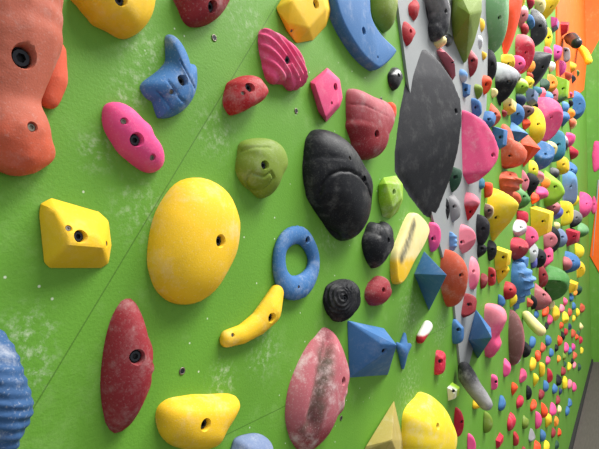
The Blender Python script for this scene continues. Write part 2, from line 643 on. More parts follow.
# ---- hold swept along a spine: spine points (px, py, radius px)
def chain(label, col, spine, flat=0.8, closed=False, sink=0.25, holes=(), grooves=(), ribs=None, chalk=0.25, dirt=0.2, rough=0.72,
          two=None, vox=0.0022, name='climbing_hold', cat='climbing hold', group=G_NEAR, plane=MAIN, bb=None, ku=1.0):
    sp = [np.array(s, float) for s in spine]
    if closed:
        sp = sp + [sp[0]]
    balls = []
    segs = [(a, b) for a, b in zip(sp, sp[1:])] if len(sp) > 1 else [(sp[0], sp[0])]
    for a, b in segs:
        n = max(2, int(np.hypot(*(b - a)[:2]) / (0.22 * min(a[2], b[2]))))
        if len(a) > 3:
            n = max(n, 14)
        for t in np.linspace(0, 1, n):
            balls.append(a + (b - a) * t)
    rows = []
    for q in balls:
        cc = 0.0
        z = (plane.w((*plane.at(q[0], q[1], 0.02), 0.02))[0] - CAM) @ FWD
        r = q[2] * z / F
        cc = r * flat * (1 - 2 * sink) if len(q) < 4 else q[3]
        rows.append((*plane.at(q[0], q[1], max(cc, 0) * 0.9 + 0.002), r, max(cc, 0)))
    rows = np.array(rows)
    bm0 = bmesh.new()
    bmesh.ops.create_icosphere(bm0, subdivisions=2, radius=1)
    sv_ = np.array([v.co[:] for v in bm0.verts])
    sf = [tuple(v.index for v in f.verts) for f in bm0.faces]
    bm0.free()
    tgt = bb
    if tgt is None:
        P = np.array([b_[:3] for b_ in balls])
        tgt = ((P[:, 0] - P[:, 2]).min(), (P[:, 1] - P[:, 2]).min(), (P[:, 0] + P[:, 2]).max(), (P[:, 1] + P[:, 2]).max())
    for it in range(14):
        Q = np.vstack([sv_ * np.array([r * ku, r, r * flat]) + np.array([u, v, c]) for u, v, r, c in rows])
        b = bbox_px(plane, np.column_stack([Q[:, :2], np.maximum(Q[:, 2], 0)]))
        ctr = rows[:, :2].mean(0)
        k = (tgt[3] - tgt[1]) / (b[3] - b[1])
        kx = (tgt[2] - tgt[0]) / (b[2] - b[0])
        kx = kx ** 0.6
        k = k ** 0.8
        rows[:, 0] = ctr[0] + (rows[:, 0] - ctr[0]) * kx
        rows[:, 1] = ctr[1] + (rows[:, 1] - ctr[1]) * k
        rows[:, 2] *= math.sqrt(k * kx)
        rows[:, 3] *= math.sqrt(k * kx)
        cm = rows[:, 3].mean()
        rows[:, :2] += 0.7 * (plane.at((tgt[0] + tgt[2]) / 2, (tgt[1] + tgt[3]) / 2, cm) - plane.at((b[0] + b[2]) / 2, (b[1] + b[3]) / 2, cm))
    bm = bmesh.new()
    for u, v, r, c in rows:
        vs = [bm.verts.new(p) for p in plane.w(sv_ * np.array([r * ku, r, r * flat]) + np.array([u, v, c]))]
        for f in sf:
            bm.faces.new([vs[i] for i in f])
    me = me_from(bm, name)
    me = baked(me, [('REMESH', dict(mode='VOXEL', voxel_size=vox)), ('SMOOTH', dict(factor=0.5, iterations=6))])
    bm = bmesh.new()
    bm.from_mesh(me)
    g = bm.verts[:] + bm.edges[:] + bm.faces[:]
    res = bmesh.ops.bisect_plane(bm, geom=g, plane_co=Vector(plane.o), plane_no=Vector(plane.n), clear_inner=True)
    ed = [e for e in bm.edges if e.is_boundary]
    if closed:
        bmesh.ops.bridge_loops(bm, edges=ed)
    else:
        bmesh.ops.holes_fill(bm, edges=ed, sides=0)
    me = me_from(bm, name)
    c = (rows[:, :2].max(0) + rows[:, :2].min(0)) / 2
    ext = (rows[:, :2].max(0) - rows[:, :2].min(0)) / 2 + rows[:, 2].mean()
    return finish(me, plane, c, name, cat, label, mk_mat(col, chalk, dirt, rough, two, ext[0], ext[1], rows[:, 2].max()), holes, grooves, ribs, group)


# ---- generic holds for the crowded far part
def shape_unit(shape, M):
    t = np.linspace(0, 2 * math.pi, M, endpoint=False)
    c, s = np.cos(t), np.sin(t)
    if shape == 'egg':
        return np.stack([c * (1 - 0.14 * s), s], 1), (0, 0), 2, 2
    if shape == 'ball':
        return np.stack([c, s], 1), (0, 0), 2, 1.7
    if shape == 'drop':
        return np.stack([c * (0.5 + 0.5 * np.clip((s + 1) / 1.25, 0, 1) ** 0.7) * np.clip((s + 1.02) / 0.55, 0, 1) ** 0.5, s], 1), (0, 0.2), 2, 2
    if shape == 'tear':
        q, ap, a, b = shape_unit('drop', M)
        return q * np.array([1, -1]), (0, -0.2), a, b
    if shape == 'lens':
        return np.stack([np.sign(c) * np.abs(c) ** 1.45, s], 1), (0, 0), 2, 2
    if shape == 'slab':
        e = 0.55
        return np.stack([np.sign(c) * np.abs(c) ** e, np.sign(s) * np.abs(s) ** e], 1), (0, 0), 4, 2.2
    if shape == 'wedge':   # flat face to one side, crest to the other
        e = 0.75
        return np.stack([np.sign(c) * np.abs(c) ** e, np.sign(s) * np.abs(s) ** e], 1), (0.35, -0.3), 2.2, 1.3
    if shape == 'half':
        return np.stack([c, s], 1), (-0.45, 0.0), 2.6, 1.7
    if shape == 'horn':
        return np.stack([c * (1 - 0.25 * s), s], 1), (0.0, 0.35), 1.6, 1.15
    raise ValueError(shape)


PROF = {'drop': [(-1, 0.25), (-0.3, 0.75), (0.3, 1), (1, 0.9)], 'tear': [(-1, 0.9), (-0.3, 1), (0.3, 0.75), (1, 0.25)],
        'vase': [(-1, 1), (-0.25, 1), (0.05, 0.8), (0.25, 0.42), (1, 0.3)], 'up': [(-1, 0.5), (0.2, 0.8), (0.7, 1.0), (1, 1)], 'down': [(-1, 1), (-0.6, 1), (0.2, 0.65), (1, 0.35)],
        'waist': [(-1, 0.7), (-0.5, 0.75), (-0.25, 0.55), (0.0, 0.75), (0.4, 1), (1, 1)], 'two': [(-1, 0.8), (-0.45, 0.9), (-0.05, 0.5), (0.4, 1), (1, 0.9)]}


def H(label, col, shape, x0, y0, x1, y1, ang=0, k=0.75, chalk=0.2, two=None, hole=None, plane=MAIN, group=G_FAR, name='climbing_hold',
      cat='climbing hold', rough=0.7, dirt=0.2, pmax=1.1, pmin=0.3, ribs=None, prof=None, cut=None):
    rng = random.Random(zlib.crc32(label.encode()))
    foot = name == 'foothold'
    if not foot and x0 > 495 and plane is MAIN and cat == 'climbing hold':
        gx, gy = (x1 - x0) * 0.05, (y1 - y0) * 0.05
        x0, x1, y0, y1 = x0 - gx, x1 + gx, y0 - gy, y1 + gy
    if col in ('black', 'coal', 'bottle', 'navy'):
        chalk = min(chalk, 0.1)
    wpx, hpx = x1 - x0, y1 - y0
    big = max(wpx, hpx)
    if shape == 'pyr':
        pts = np.array([(0, 1, 0), (-1, 0.05, 0.12), (0.1, -1, 0), (1, 0.1, 0.12), (-0.62, -0.08, 0.75), (0.72, -0.05, 1.0), (0.0, 0.9, 0.1), (-1, 0.05, 0), (1, .1, 0)], float)
        V = pts
        Fc = None
    elif shape == 'block':
        pts = np.array([(-1, 0.8, 0), (0.8, 1, 0), (1, -0.8, 0), (-0.7, -1, 0), (-0.75, 0.45, 0.9), (0.6, 0.6, 1), (0.75, -0.5, 0.85), (-0.5, -0.6, 0.75)], float)
        V = pts
        Fc = None
    else:
        M = 40 if big > 24 or ribs else 24
        U, ap, a, b = shape_unit(shape, M)
        t_ = np.linspace(0, 2 * math.pi, M, endpoint=False)
        wob = 1 + sum(0.16 / q * math.sin(1) * np.cos(q * t_ + rng.uniform(0, 6.28)) for q in (2, 3, 4))
        if shape in ('egg', 'ball', 'half', 'wedge', 'horn', 'slab'):
            U = U * (wob[:, None] if shape != 'slab' else (0.5 + 0.5 * wob[:, None]))
        ap = (ap[0] + rng.uniform(-0.2, 0.2), ap[1] + rng.uniform(-0.15, 0.3))
        V, Fc = dome_verts(U, 22 if ribs else (14 if big > 24 else 9), ap, a, b)
        pr = PROF.get(prof or shape)
        if pr:
            V[:, 2] *= np.interp(V[:, 1], [q[0] for q in pr], [q[1] for q in pr])
        nc = cut if cut is not None else (0 if ribs else rng.choice((0, 1, 1, 2, 2)))
        for _ in range(nc):            # worn or moulded flat faces
            an = rng.uniform(0, 6.28)
            n3 = np.array([math.cos(an), math.sin(an), rng.uniform(0.3, 1.1)])
            n3 /= np.linalg.norm(n3)
            dd_ = V @ n3
            lim = dd_.max() * rng.uniform(0.68, 0.86)
            over = (dd_ > lim) & (V[:, 2] > 0.001)
            V[over] -= np.outer(dd_[over] - lim, n3)
            V[:, 2] = np.maximum(V[:, 2], 0)
    if ang:
        r = math.radians(ang)
        R = np.array([[math.cos(r), -math.sin(r), 0], [math.sin(r), math.cos(r), 0], [0, 0, 1]])
        V = V * np.array([k, 1, 1]) @ R.T
        m = np.abs(V[:, :2]).max(0)
        kk = m[0] / m[1]
        V = V / np.array([m[0], m[1], 1])
        k = kk
    if foot:
        pmax = min(pmax, 0.75)
    c, su, sv, w = fit(plane, V, (x0, y0, x1, y1), k=k, free='w', pmin=pmin, pmax=pmax)
    Q = V * np.array([su, sv, w]) + np.array([c[0], c[1], 0])
    if Fc is None:
        bm = bmesh.new()
        for p in plane.w(Q):
            bm.verts.new(p)
        rr = bmesh.ops.convex_hull(bm, input=bm.verts[:])
        bmesh.ops.delete(bm, geom=[g for g in set(rr['geom_interior'] + rr['geom_unused']) if isinstance(g, bmesh.types.BMVert)], context='VERTS')
        bmesh.ops.bevel(bm, geom=bm.edges[:], offset=0.05 * sv, segments=2, affect='EDGES', profile=0.6, clamp_overlap=True)
        me = me_from(bm, name, True, 30)
    else:
        me = me_from(uv_mesh(plane, Q, Fc), name, True)
    holes = ()
    if hole is None and big >= 17 and not foot and shape not in ('pyr',):
        hole = (0.55, 0.45)
    if hole:
        hx, hy = x0 + wpx * hole[0], y0 + hpx * hole[1]
        z = (plane.w((c[0], c[1], w))[0] - CAM) @ FWD
        holes = ((hx, hy, max(4.0, min(9.0, 1000 * 1.3 * z / F)), 'b'),)
    rb = None
    if ribs:
        rb = (math.pi / 2 + ribs[1], 2 * sv / ribs[0], ribs[2] * sv)
    return finish(me, plane, c, name, cat, label, mk_mat(col, chalk, dirt, rough, two, su, sv, w), holes, (), rb, group, angle=30 if Fc is None else 50)


def FT(label, col, shape, x0, y0, x1, y1, **kw):
    kw.setdefault('k', 0.6)
    return H(label, col, shape, x0, y0, x1, y1, name='foothold', cat='foothold', group=G_FOOT, **kw)


# ================================================================ setting
def pt(x, y, c=0.0):
    return tuple(MAIN.at(x, y, c))


seams = [(pt(33, 409), pt(273, 10), 0.0009), (pt(228, 434), pt(285, 406), 0.0009)]
dust = [(*pt(28, 335), 0.035, 0.9), (*pt(34, 370), 0.03, 0.7), (*pt(222, 380), 0.035, 0.9), (*pt(150, 62), 0.05, 0.8), (*pt(128, 92), 0.03, 0.7),
        (*pt(215, 130), 0.05, 0.6), (*pt(265, 352), 0.05, 0.6), (*pt(245, 20), 0.06, 0.5), (*pt(140, 210), 0.05, 0.5), (*pt(330, 235), 0.05, 0.4),
        (*pt(410, 310), 0.10, 0.6), (*pt(405, 225), 0.05, 0.8), (*pt(440, 330), 0.08, 0.6), (*pt(410, 390), 0.10, 0.6), (*pt(95, 150), 0.03, 0.6)]
GREEN = (95, 148, 44)
m_wall = paint_mat('green_wall_paint', GREEN, seams, dust, 0.15)
m_end = paint_mat('green_end_wall_paint', (88, 140, 44))
m_orange = paint_mat('orange_wall_paint', (228, 98, 16))
m_grey = paint_mat('grey_wall_paint', (146, 149, 149))

w = box('wall_left', (-0.9, 0.0, 0.0), (XC, 0.05, 6.6), m_wall)
w['kind'] = 'structure'
wl = w
ez = 6.6
we = slab('wall_back', ENDW, [(0, 0), (1.6, 0), (1.6, ez), (0, ez)], -0.05, 0.0, m_end)
we['kind'] = 'structure'


def epts(L):
    return [tuple(ENDW.at(x, y)) for x, y in L]


def orange(name, plane, L, clipu=None):
    q = []
    for x, y in L:
        if isinstance(x, str):         # on the corner line
            q.append([XC - 0.001 if plane is MAIN else 0.001, ENDW.at(591, y)[1]])
        else:
            q.append(list(plane.at(x, y)))
        q[-1][1] = min(q[-1][1], 6.58)
    o = slab(name, plane, [tuple(r) for r in q], 0.0, 0.012, m_orange)
    o['kind'] = 'structure'


orange('trim_1', MAIN, [(555, -60), ('c', -60), ('c', 66), (583, 90), (574, 97), (556, 100)])
orange('trim_2', ENDW, [('c', -60), (640, -60), (597.5, 42), ('c', 64)])
orange('trim_3', ENDW, [(598.5, 180), (640, 150), (640, 300), (599, 273), ('c', 256)])
sg = slab('trim_4', ENDW, epts([(597.2, 180), (598.5, 180), (592.2, 256), (591.9, 256)]), 0.0, 0.016, m_grey)
sg['kind'] = 'structure'
st = slab('trim_5', MAIN, [pt(392, -20), pt(406, 84), pt(430, 215), pt(452, 300), pt(459, 374), pt(464, 376), pt(472, 345), pt(478, 215), pt(485, 100), pt(488, -20)],
          0.0, 0.006, m_grey)
st['kind'] = 'structure'

m_floor = NT('dark_rubber_floor')
_v = m_floor.tc.outputs['Object']
mp = m_floor.n('ShaderNodeMapping')
mp.inputs['Scale'].default_value = (1.2, 14, 1)
m_floor.l(_v, mp.inputs[0])
cc = m_floor.mix(m_floor.noise(mp.outputs[0], 6, 6), srgb(58, 53, 47), srgb(92, 86, 79))
m_floor.l(cc, m_floor.b.inputs['Base Color'])
m_floor.b.inputs['Roughness'].default_value = 0.8
f = box('floor', (-2, -5, -0.05), (XC + 2.5, 0.05, 0.0), m_floor.m)
f['kind'] = 'structure'
bb = box('gap_strip_left', (-0.9, -0.02, 0.0), (XC - 0.03, 0.0, 0.05), plain('dark_gap_line', (28, 28, 28), 0.8))  # dark strip stands in for the thin gap line along the floor
bb['kind'] = 'structure'


def tnut(px, py):
    u, v = pt(px, py)
    bm = bmesh.new()
    n, m_ = 18, 6
    R, r = 0.0034, 0.0009
    V = [[bm.verts.new((u + (R + r * math.cos(b)) * math.cos(a), -0.0004 - r * 0.7 * math.sin(b), v + (R + r * math.cos(b)) * math.sin(a)))
          for b in np.linspace(0, 2 * math.pi, m_, endpoint=False)] for a in np.linspace(0, 2 * math.pi, n, endpoint=False)]
    for i in range(n):
        for j in range(m_):
            bm.faces.new((V[i][j], V[(i + 1) % n][j], V[(i + 1) % n][(j + 1) % m_], V[i][(j + 1) % m_]))
    o = link('threaded_insert', me_from(bm, 'threaded_insert'), SCREW, wl)
    bm = bmesh.new()
    bmesh.ops.create_cone(bm, cap_ends=True, segments=16, radius1=R, radius2=R, depth=0.0006)
    bm.transform(Matrix.Translation((u, -0.0004, v)) @ Matrix.Rotation(math.pi / 2, 4, 'X'))
    link('bolt_hole_disc', me_from(bm, 'bolt_hole_disc', False), BOLT, o)  # solid disc; the dark of the open hole is put into its colour


for q in [(214, 38), (296, 111), (341, 418), (381, 99), (182, 371)]:
    tnut(*q)

# ================================================================ near holds
exec_near = True
chain('huge salmon lumpy hold cut off by the left edge, nearest of all', 'clay',
      [(8, -20, 54), (10, 24, 52), (2, 68, 43), (-2, 94, 37), (8, 124, 42), (14, 138, 38), (42, 148, 16)], flat=0.75, chalk=0.3, dirt=0.1, vox=0.003,
      holes=((25, 57, 8, 'b'), (33, 127, 3.6, 's')), bb=(-50, -70, 65, 178), two=('salmon', 'v', -0.35, -0.95))
chain('orange-pink side lobe hold tucked behind the huge salmon hold', 'salmon', [(54, 58, 13), (53, 82, 15), (48, 98, 12)], flat=0.7, chalk=0.15, vox=0.0025,
      bb=(36, 38, 69, 110))
dome('yellow rounded hold cut by the top edge, beside the huge salmon hold', 'yellow',
     [(70, -12), (74, 4), (90, 22), (105, 32), (122, 39), (133, 37), (148, 22), (155, 6), (154, -15), (115, -32)], 0.03, ((121, -1, 5.5, 'b'),), a=3)
dome('dusky red hold cut by the top edge, between two yellow ones', 'maroon',
     [(172, -12), (178, 12), (186, 25), (196, 28), (212, 22), (226, 8), (230, -10), (200, -25)], 0.028, ((213, 7, 5, 'b'),), chalk=0.4)
dome('blue bird-shaped hold with two thin grooves above the pink oval', 'blue',
     [(172, 36), (178, 33), (185, 39), (192, 54), (196, 74), (196, 95), (190, 110), (180, 118), (168, 120), (150, 115), (141, 103), (143, 94), (157, 83), (166, 75), (172, 66), (172, 50)],
     0.022, ((183, 80, 4.4, 'b'), (172, 92, 2.6, 's')), apex=(0.25, -0.2), a=2.4, b=1.6, chalk=0.55, order=1,
     grooves=((((157, 92), (168, 103), (176, 118)), 0.0010, 0.0022), (((168, 80), (180, 98), (190, 108)), 0.0010, 0.0022), (((180, 60), (189, 76), (195, 88)), 0.0010, 0.002)))
dome('bright pink oval hold with a thumb dish and two screws', 'hot',
     [(101, 114), (106, 103), (118, 101), (130, 106), (145, 120), (158, 138), (165, 153), (163, 167), (153, 174), (140, 171), (125, 160), (110, 142), (102, 127)],
     0.022, ((137, 140, 6, 'b'), (124, 121, 3, 's'), (153, 158, 3, 's')), a=2.6, chalk=0.3)
facet('yellow block-shaped hold with angled faces below the huge salmon hold', 'yellow',
      [(39, 203, 0), (51, 197, 0), (99, 211, 0), (109, 220, 0), (112, 245, 0), (109, 264, 0), (101, 269, 0), (49, 269, 0), (43, 263, 0), (38, 215, 0),
       (55, 210, 0.016), (97, 222, 0.016), (67, 245, 0.026), (104, 248, 0.024), (70, 232, 0.025), (98, 236, 0.024)],
      ((81, 236, 5.2, 'b'), (69, 228, 2.6, 's'), (107, 244, 2.6, 's')), bevel=0.008, chalk=0.15)
dome('big smooth yellow egg-shaped hold in the left middle', 'yellow',
     [(193, 177), (210, 180), (228, 192), (239, 212), (241, 228), (236, 255), (225, 278), (212, 295), (195, 304), (175, 304), (158, 294), (148, 275), (146, 260),
      (149, 235), (156, 208), (168, 190), (180, 180)], 0.036, ((221, 241, 5.0, 'b'),), a=2.5, chalk=0.4, dirt=0.12)
dome('dark red almond-shaped hold standing upright at lower left', 'maroon',
     [(127, 297), (137, 303), (145, 318), (152, 345), (154, 365), (150, 390), (140, 415), (128, 430), (115, 434), (105, 428), (101, 410), (101, 385), (105, 350),
      (112, 320), (120, 302)], 0.03, ((137, 357, 5.0, 'b'),), b=1.35, order=8, chalk=0.32, dirt=0.3, apex=(0.1, -0.05))
dome('yellow shield-shaped hold with a big bolt at the bottom edge', 'yellow',
     [(155, 415), (158, 405), (170, 397), (200, 394), (232, 393), (240, 398), (240, 406), (232, 425), (222, 440), (212, 449), (195, 450), (175, 448), (163, 440), (157, 428)],
     0.026, ((206, 425, 6, 'b'),), a=3, chalk=0.35)
dome('grey-blue rounded hold barely showing at the bottom edge', 'slate',
     [(228, 455), (235, 438), (250, 433), (265, 436), (272, 446), (274, 468), (250, 478), (228, 470)], 0.03, chalk=0.45)
dome('blue shell-like ribbed hold cut by the left edge at the bottom', 'steel',
     [(-40, 325), (-5, 325), (10, 337), (21, 360), (29, 385), (33, 405), (30, 425), (21, 440), (8, 462), (-20, 475), (-50, 440), (-58, 380)], 0.045,
     ribs=(1.25, 0.0075, 0.0007), chalk=0.7, dirt=0.5)
dome('small red stone-like hold left of the pink ribbed fan', 'red',
     [(224, 92), (228, 82), (238, 77), (252, 75), (262, 80), (268, 92), (264, 100), (250, 108), (234, 116), (226, 112), (223, 102)], 0.03,
     ((250, 87, 5.5, 'b'), (243, 93, 2.4, 's')), a=3, apex=(0.1, 0.1), chalk=0.4)
dome('pink fan-shaped hold with diagonal chalky ribs', 'pink',
     [(261, 27), (280, 36), (298, 53), (307, 72), (303, 85), (293, 93), (286, 87), (276, 86), (265, 79), (262, 66), (259, 52), (258, 38)], 0.022,
     ((289, 60, 4.6, 'b'),), a=4, ribs=(1.0, 0.0112, 0.0022), chalk=0.6, dirt=0.3)
facet('small flat pink four-sided hold between ribbed fan and dusky red wedge', 'pink',
      [(327, 67, 0), (340, 79, 0), (343, 98, 0), (340, 107, 0), (326, 123, 0), (318, 112, 0), (309, 82, 0), (327, 71, 0.014), (337, 80, 0.016), (338, 103, 0.016), (326, 117, 0.014), (315, 84, 0.012)],
      ((336, 87, 4.4, 'b'), (332, 103, 2.6, 's')), bevel=0.003, chalk=0.3)
facet('bright yellow faceted hold at the top edge left of the blue crescent', 'yellow',
      [(275, 8, 0), (282, -3, 0), (300, -12, 0), (329, -10, 0), (332, 10, 0), (326, 27, 0), (313, 41, 0), (296, 44, 0), (287, 32, 0), (292, 0, 0.02), (322, -6, 0.024),
       (326, 9, 0.024), (309, 28, 0.02), (288, 24, 0.012)], ((316, 4, 5, 'b'), (292, 31, 2.4, 's')), bevel=0.003, chalk=0.12)


def plate(label, col, outl, p, holes=(), inset=0.86, **kw):
    """flat-topped hold of any outline"""
    px = np.array(outl, float)
    L = smooth_loop([MAIN.at(x, y, 0.0) for x, y in px], 72)
    T = smooth_loop([MAIN.at(x, y, p) for x, y in px], 72)
    c = L.mean(0)
    nrm = np.roll(T, -1, 0) - np.roll(T, 1, 0)
    nrm = np.stack([-nrm[:, 1], nrm[:, 0]], 1)
    nrm /= np.linalg.norm(nrm, axis=1)[:, None]
    area = 0.5 * np.sum(T[:, 0] * np.roll(T[:, 1], -1) - np.roll(T[:, 0], -1) * T[:, 1])
    if area < 0:
        nrm = -nrm
    bm = bmesh.new()
    rings = []
    base = (L + T) / 2
    for off, h in ((0.0, 0.0), (0.0, 0.5), (0.08, 0.8), (0.2, 0.95), (0.36, 1.0)):
        q = base + nrm * off * p
        rings.append([bm.verts.new(v) for v in MAIN.w(np.column_stack([q, np.full(72, h * p)]))])
    for a, b in zip(rings, rings[1:]):
        for j in range(72):
            bm.faces.new((a[j], a[(j + 1) % 72], b[(j + 1) % 72], b[j]))
    bm.faces.new(rings[0][::-1])
    tf = bm.faces.new(rings[-1])
    bmesh.ops.triangulate(bm, faces=[tf])
    me = me_from(bm, 'climbing_hold', True, 40)
    h = (L.max(0) - L.min(0)) / 2
    st = None
    if kw.get('stain'):
        sc_, sr_, sp_ = kw['stain']
        q = [MAIN.at(x, y, p) - c for x, y in sp_]
        q = [q[0] + (q[1] - q[0]) * t for t in (0, .25, .5, .75)] + [q[1] + (q[2] - q[1]) * t for t in (0, .25, .5, .75, 1)]
        st = (sc_, sr_, tuple((round(float(x), 4), round(-p, 4), round(float(y), 4)) for x, y in q))
    return finish(me, MAIN, c, 'climbing_hold', 'climbing hold', label, mk_mat(col, kw.get('chalk', 0.25), 0.2, 0.7, kw.get('two'), h[0], h[1], p, st), holes,
                  kw.get('grooves', ()), None, G_NEAR)


plate('long blue crescent-shaped hold at the top edge', 'blue',
      [(331, -12), (333, 10), (342, 32), (357, 55), (371, 68), (378, 69), (391, 57), (392, 49), (378, 35), (368, 18), (363, -12)], 0.02, ((364, 31, 5, 'b'), (378, 57, 2.6, 's')), chalk=0.3)
dome('olive green rounded hold at the top edge right of the blue crescent', 'olive',
     [(373, -14), (372, 10), (376, 25), (384, 32), (392, 28), (396, 12), (395, -14), (385, -20)], 0.03, a=2.5, two=('cream', 'v', -0.1, 0.5), chalk=0.3)
chain('orange-red knob peeking out behind the dusky red wedge', 'orange', [(391, 109, 5), (391, 115, 5)], flat=0.9, bb=(384, 102, 397, 121))
dome('dusky red wedge-shaped hold with pale top right of the small pink one', 'maroon',
     [(347, 91), (353, 88), (372, 97), (387, 103), (393, 112), (394, 122), (388, 140), (378, 157), (368, 161), (353, 154), (347, 130), (346, 105)], 0.036, ((377, 134, 5, 'b'),),
     a=3.4, apex=(0.25, -0.1), chalk=0.4, two=('dusty', 'v', -0.3, 0.9), grooves=((((348, 104), (365, 105), (388, 116)), 0.0016, 0.002),))
dome('olive hold with an embossed curl below the red stone-like hold', 'olive',
     [(236, 155), (240, 143), (248, 138), (270, 139), (282, 146), (288, 160), (284, 175), (274, 192), (266, 199), (255, 195), (243, 185), (236, 170)], 0.03,
     ((265, 165, 5.2, 'b'),), a=2.6, apex=(0.15, 0), chalk=0.25,
     grooves=((((240, 151), (254, 147), (270, 147)), 0.0018, 0.002), (((248, 178), (246, 184), (250, 190), (260, 191), (268, 187), (274, 178), (271, 172), (265, 177), (257, 175), (251, 173), (248, 178)), 0.0016, 0.0024)))
_rc = [(345 + 27 * math.cos(t), 203 + 33 * math.sin(t)) for t in np.linspace(-2.9, 2.2, 14)]
dome('large black oval hold with a raised round pad on its face', 'black',
     [(312, 130), (322, 127), (338, 133), (352, 145), (364, 162), (372, 182), (374, 195), (370, 215), (361, 233), (350, 243), (338, 240), (322, 225), (308, 200), (302, 175), (302, 150), (306, 137)],
     0.05, ((350, 158, 3, 's'), (365, 179, 4.4, 'b')), a=2.6, chalk=0.16, rough=0.5, dirt=0.3,
     grooves=((_rc, 0.0025, 0.004), (((304, 160), (322, 156), (345, 158)), 0.002, 0.0022)))
dome('small black heart-shaped hold below the large black oval', 'black',
     [(363, 235), (367, 225), (374, 220), (379, 223), (386, 221), (392, 229), (393, 242), (388, 255), (378, 268), (372, 269), (366, 258), (363, 245)], 0.032, ((389, 240, 4, 'b'),),
     a=2.4, chalk=0.2, rough=0.5, grooves=((((379, 221), (380, 235)), 0.003, 0.003),))
_rg = [(282, 247, 9), (290, 237, 10), (301, 236, 10), (309, 246, 9), (313, 260, 8.5), (310, 275, 10), (301, 286, 13), (289, 287, 13), (282, 276, 10), (280, 261, 9)]
_rs = smooth_loop([q[:2] for q in _rg], 40)
chain('blue ring-shaped hold with a hole through it', 'blue', [(x, y, float(np.interp(math.atan2(y - 262, x - 297), *np.array(sorted((math.atan2(q[1] - 262, q[0] - 297), q[2]) for q in _rg)).T, period=2 * math.pi))) for x, y in _rs],
      flat=0.62, closed=True, chalk=0.45, vox=0.0018, holes=((308, 240, 4, 'b'), (299, 287, 2.4, 's')), bb=(272, 225, 320, 301))
chain('yellow banana-shaped hold right of the big yellow egg', 'yellow', [(229, 337, 9), (242, 333, 10), (256, 323, 12), (266, 311, 14), (272, 294, 9)], flat=0.75, chalk=0.3, vox=0.0018,
      holes=((272, 318, 4.6, 'b'), (233, 335, 2.4, 's')), bb=(219, 284, 284, 348))
dome('black hold with concentric ridges below the blue ring', 'black',
     [(323, 295), (328, 284), (340, 279), (352, 281), (359, 290), (359, 303), (352, 315), (340, 322), (330, 318), (325, 308)], 0.03, ((346, 298, 4, 'b'),), rings=((343, 296), 0.007, 0.0013),
     a=2.6, chalk=0.15, rough=0.6)
dome('small dark red round hold right of the black ridged hold', 'maroon',
     [(365, 295), (368, 283), (376, 276), (386, 278), (391, 288), (389, 298), (380, 305), (369, 305)], 0.026, ((384, 290, 4, 'b'),), chalk=0.4, a=2.5)
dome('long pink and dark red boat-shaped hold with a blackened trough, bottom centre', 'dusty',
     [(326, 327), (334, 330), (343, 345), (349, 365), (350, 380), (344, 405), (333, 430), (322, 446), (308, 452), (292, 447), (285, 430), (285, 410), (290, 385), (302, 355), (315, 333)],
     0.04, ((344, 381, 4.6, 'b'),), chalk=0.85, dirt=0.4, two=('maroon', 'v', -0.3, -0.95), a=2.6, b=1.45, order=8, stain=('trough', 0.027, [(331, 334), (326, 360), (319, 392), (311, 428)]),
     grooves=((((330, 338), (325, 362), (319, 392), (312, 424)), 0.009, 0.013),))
facet('blue wedge volume with flat faces below the black ridged hold', 'blue',
      [(347, 320, 0), (349, 378, 0), (388, 375, 0), (384, 328, 0), (381, 344, 0.05), (397, 345, 0.07)], ((384, 351, 3.2, 'b'),), bevel=0.002,
      name='climbing_volume', cat='climbing volume', chalk=0.2, group=None)
chain('small star-like blue hold touching the blue wedge volume', 'blue', [(402, 350, 7), (405, 334, 2.5), (403, 349, 7), (411, 345, 3), (403, 352, 7), (403, 369, 2.5), (402, 351, 7), (396, 345, 3)], flat=0.9, vox=0.0025, bb=(395, 332, 412, 370), chalk=0.25)
facet('dull khaki pyramid volume at the bottom edge beside the yellow drop', 'ochre',
      [(394, 400, 0), (363, 452, 0), (372, 470, 0), (404, 470, 0), (403, 440, 0), (393, 405, 0.004), (392, 440, 0.045), (366, 446, 0.004)], bevel=0.002, name='climbing_volume', cat='climbing volume', chalk=0.3,
      dirt=0.4, group=None)
dome('big pale yellow drop-shaped hold with pointed top at the bottom edge', 'lemon',
     [(424, 391), (433, 397), (445, 408), (453, 425), (456, 442), (451, 462), (430, 470), (405, 462), (403, 432), (405, 412), (413, 399)], 0.06, ((438, 426, 5, 'b'),), a=2.4, chalk=0.5, dirt=0.1)
facet('huge black fin-shaped volume on the grey strip', 'coal',
      [(416, 46, 0), (406, 75, 0), (399, 110, 0), (394, 150, 0), (394, 173, 0), (409, 198, 0), (424, 217, 0), (433, 221, 0), (427, 49, .008), (441, 61, .028), (453, 78, .045),
       (462, 100, .058), (463, 120, .062), (459, 150, .055), (451, 180, .035), (440, 208, .012)], ((456, 111, 5, 'b'),), soft=0.004, bevel=0, chalk=0.08, dirt=0.4, rough=0.6,
      name='climbing_volume', cat='climbing volume', group=None, two=('black', 'v', 0.8, -0.1))
facet('large pink half-round hold right of the huge black fin', 'pink',
      [(461, 109, 0), (459, 140, 0), (460, 175, 0), (466, 186, 0), (463, 110, 0.01), (471, 112, .03), (486, 121, .06), (494, 134, .08), (500, 149, .09), (499, 160, .09), (490, 172, .07), (478, 182, .03)],
      ((493, 155, 5, 'b'),), soft=0.004, bevel=0, chalk=0.35)
dome('red rounded triangle hold at the top edge, upper one of two', 'red', [(407, 6), (412, 0), (417, 1), (418, 12), (414, 22), (408, 18)], 0.02, chalk=0.3)
dome('red rounded triangle hold pointing down, lower one of two', 'red', [(400, 24), (405, 21), (414, 29), (414, 36), (406, 48), (401, 40)], 0.02, ((411, 31, 3.5, 'b'),), chalk=0.2)
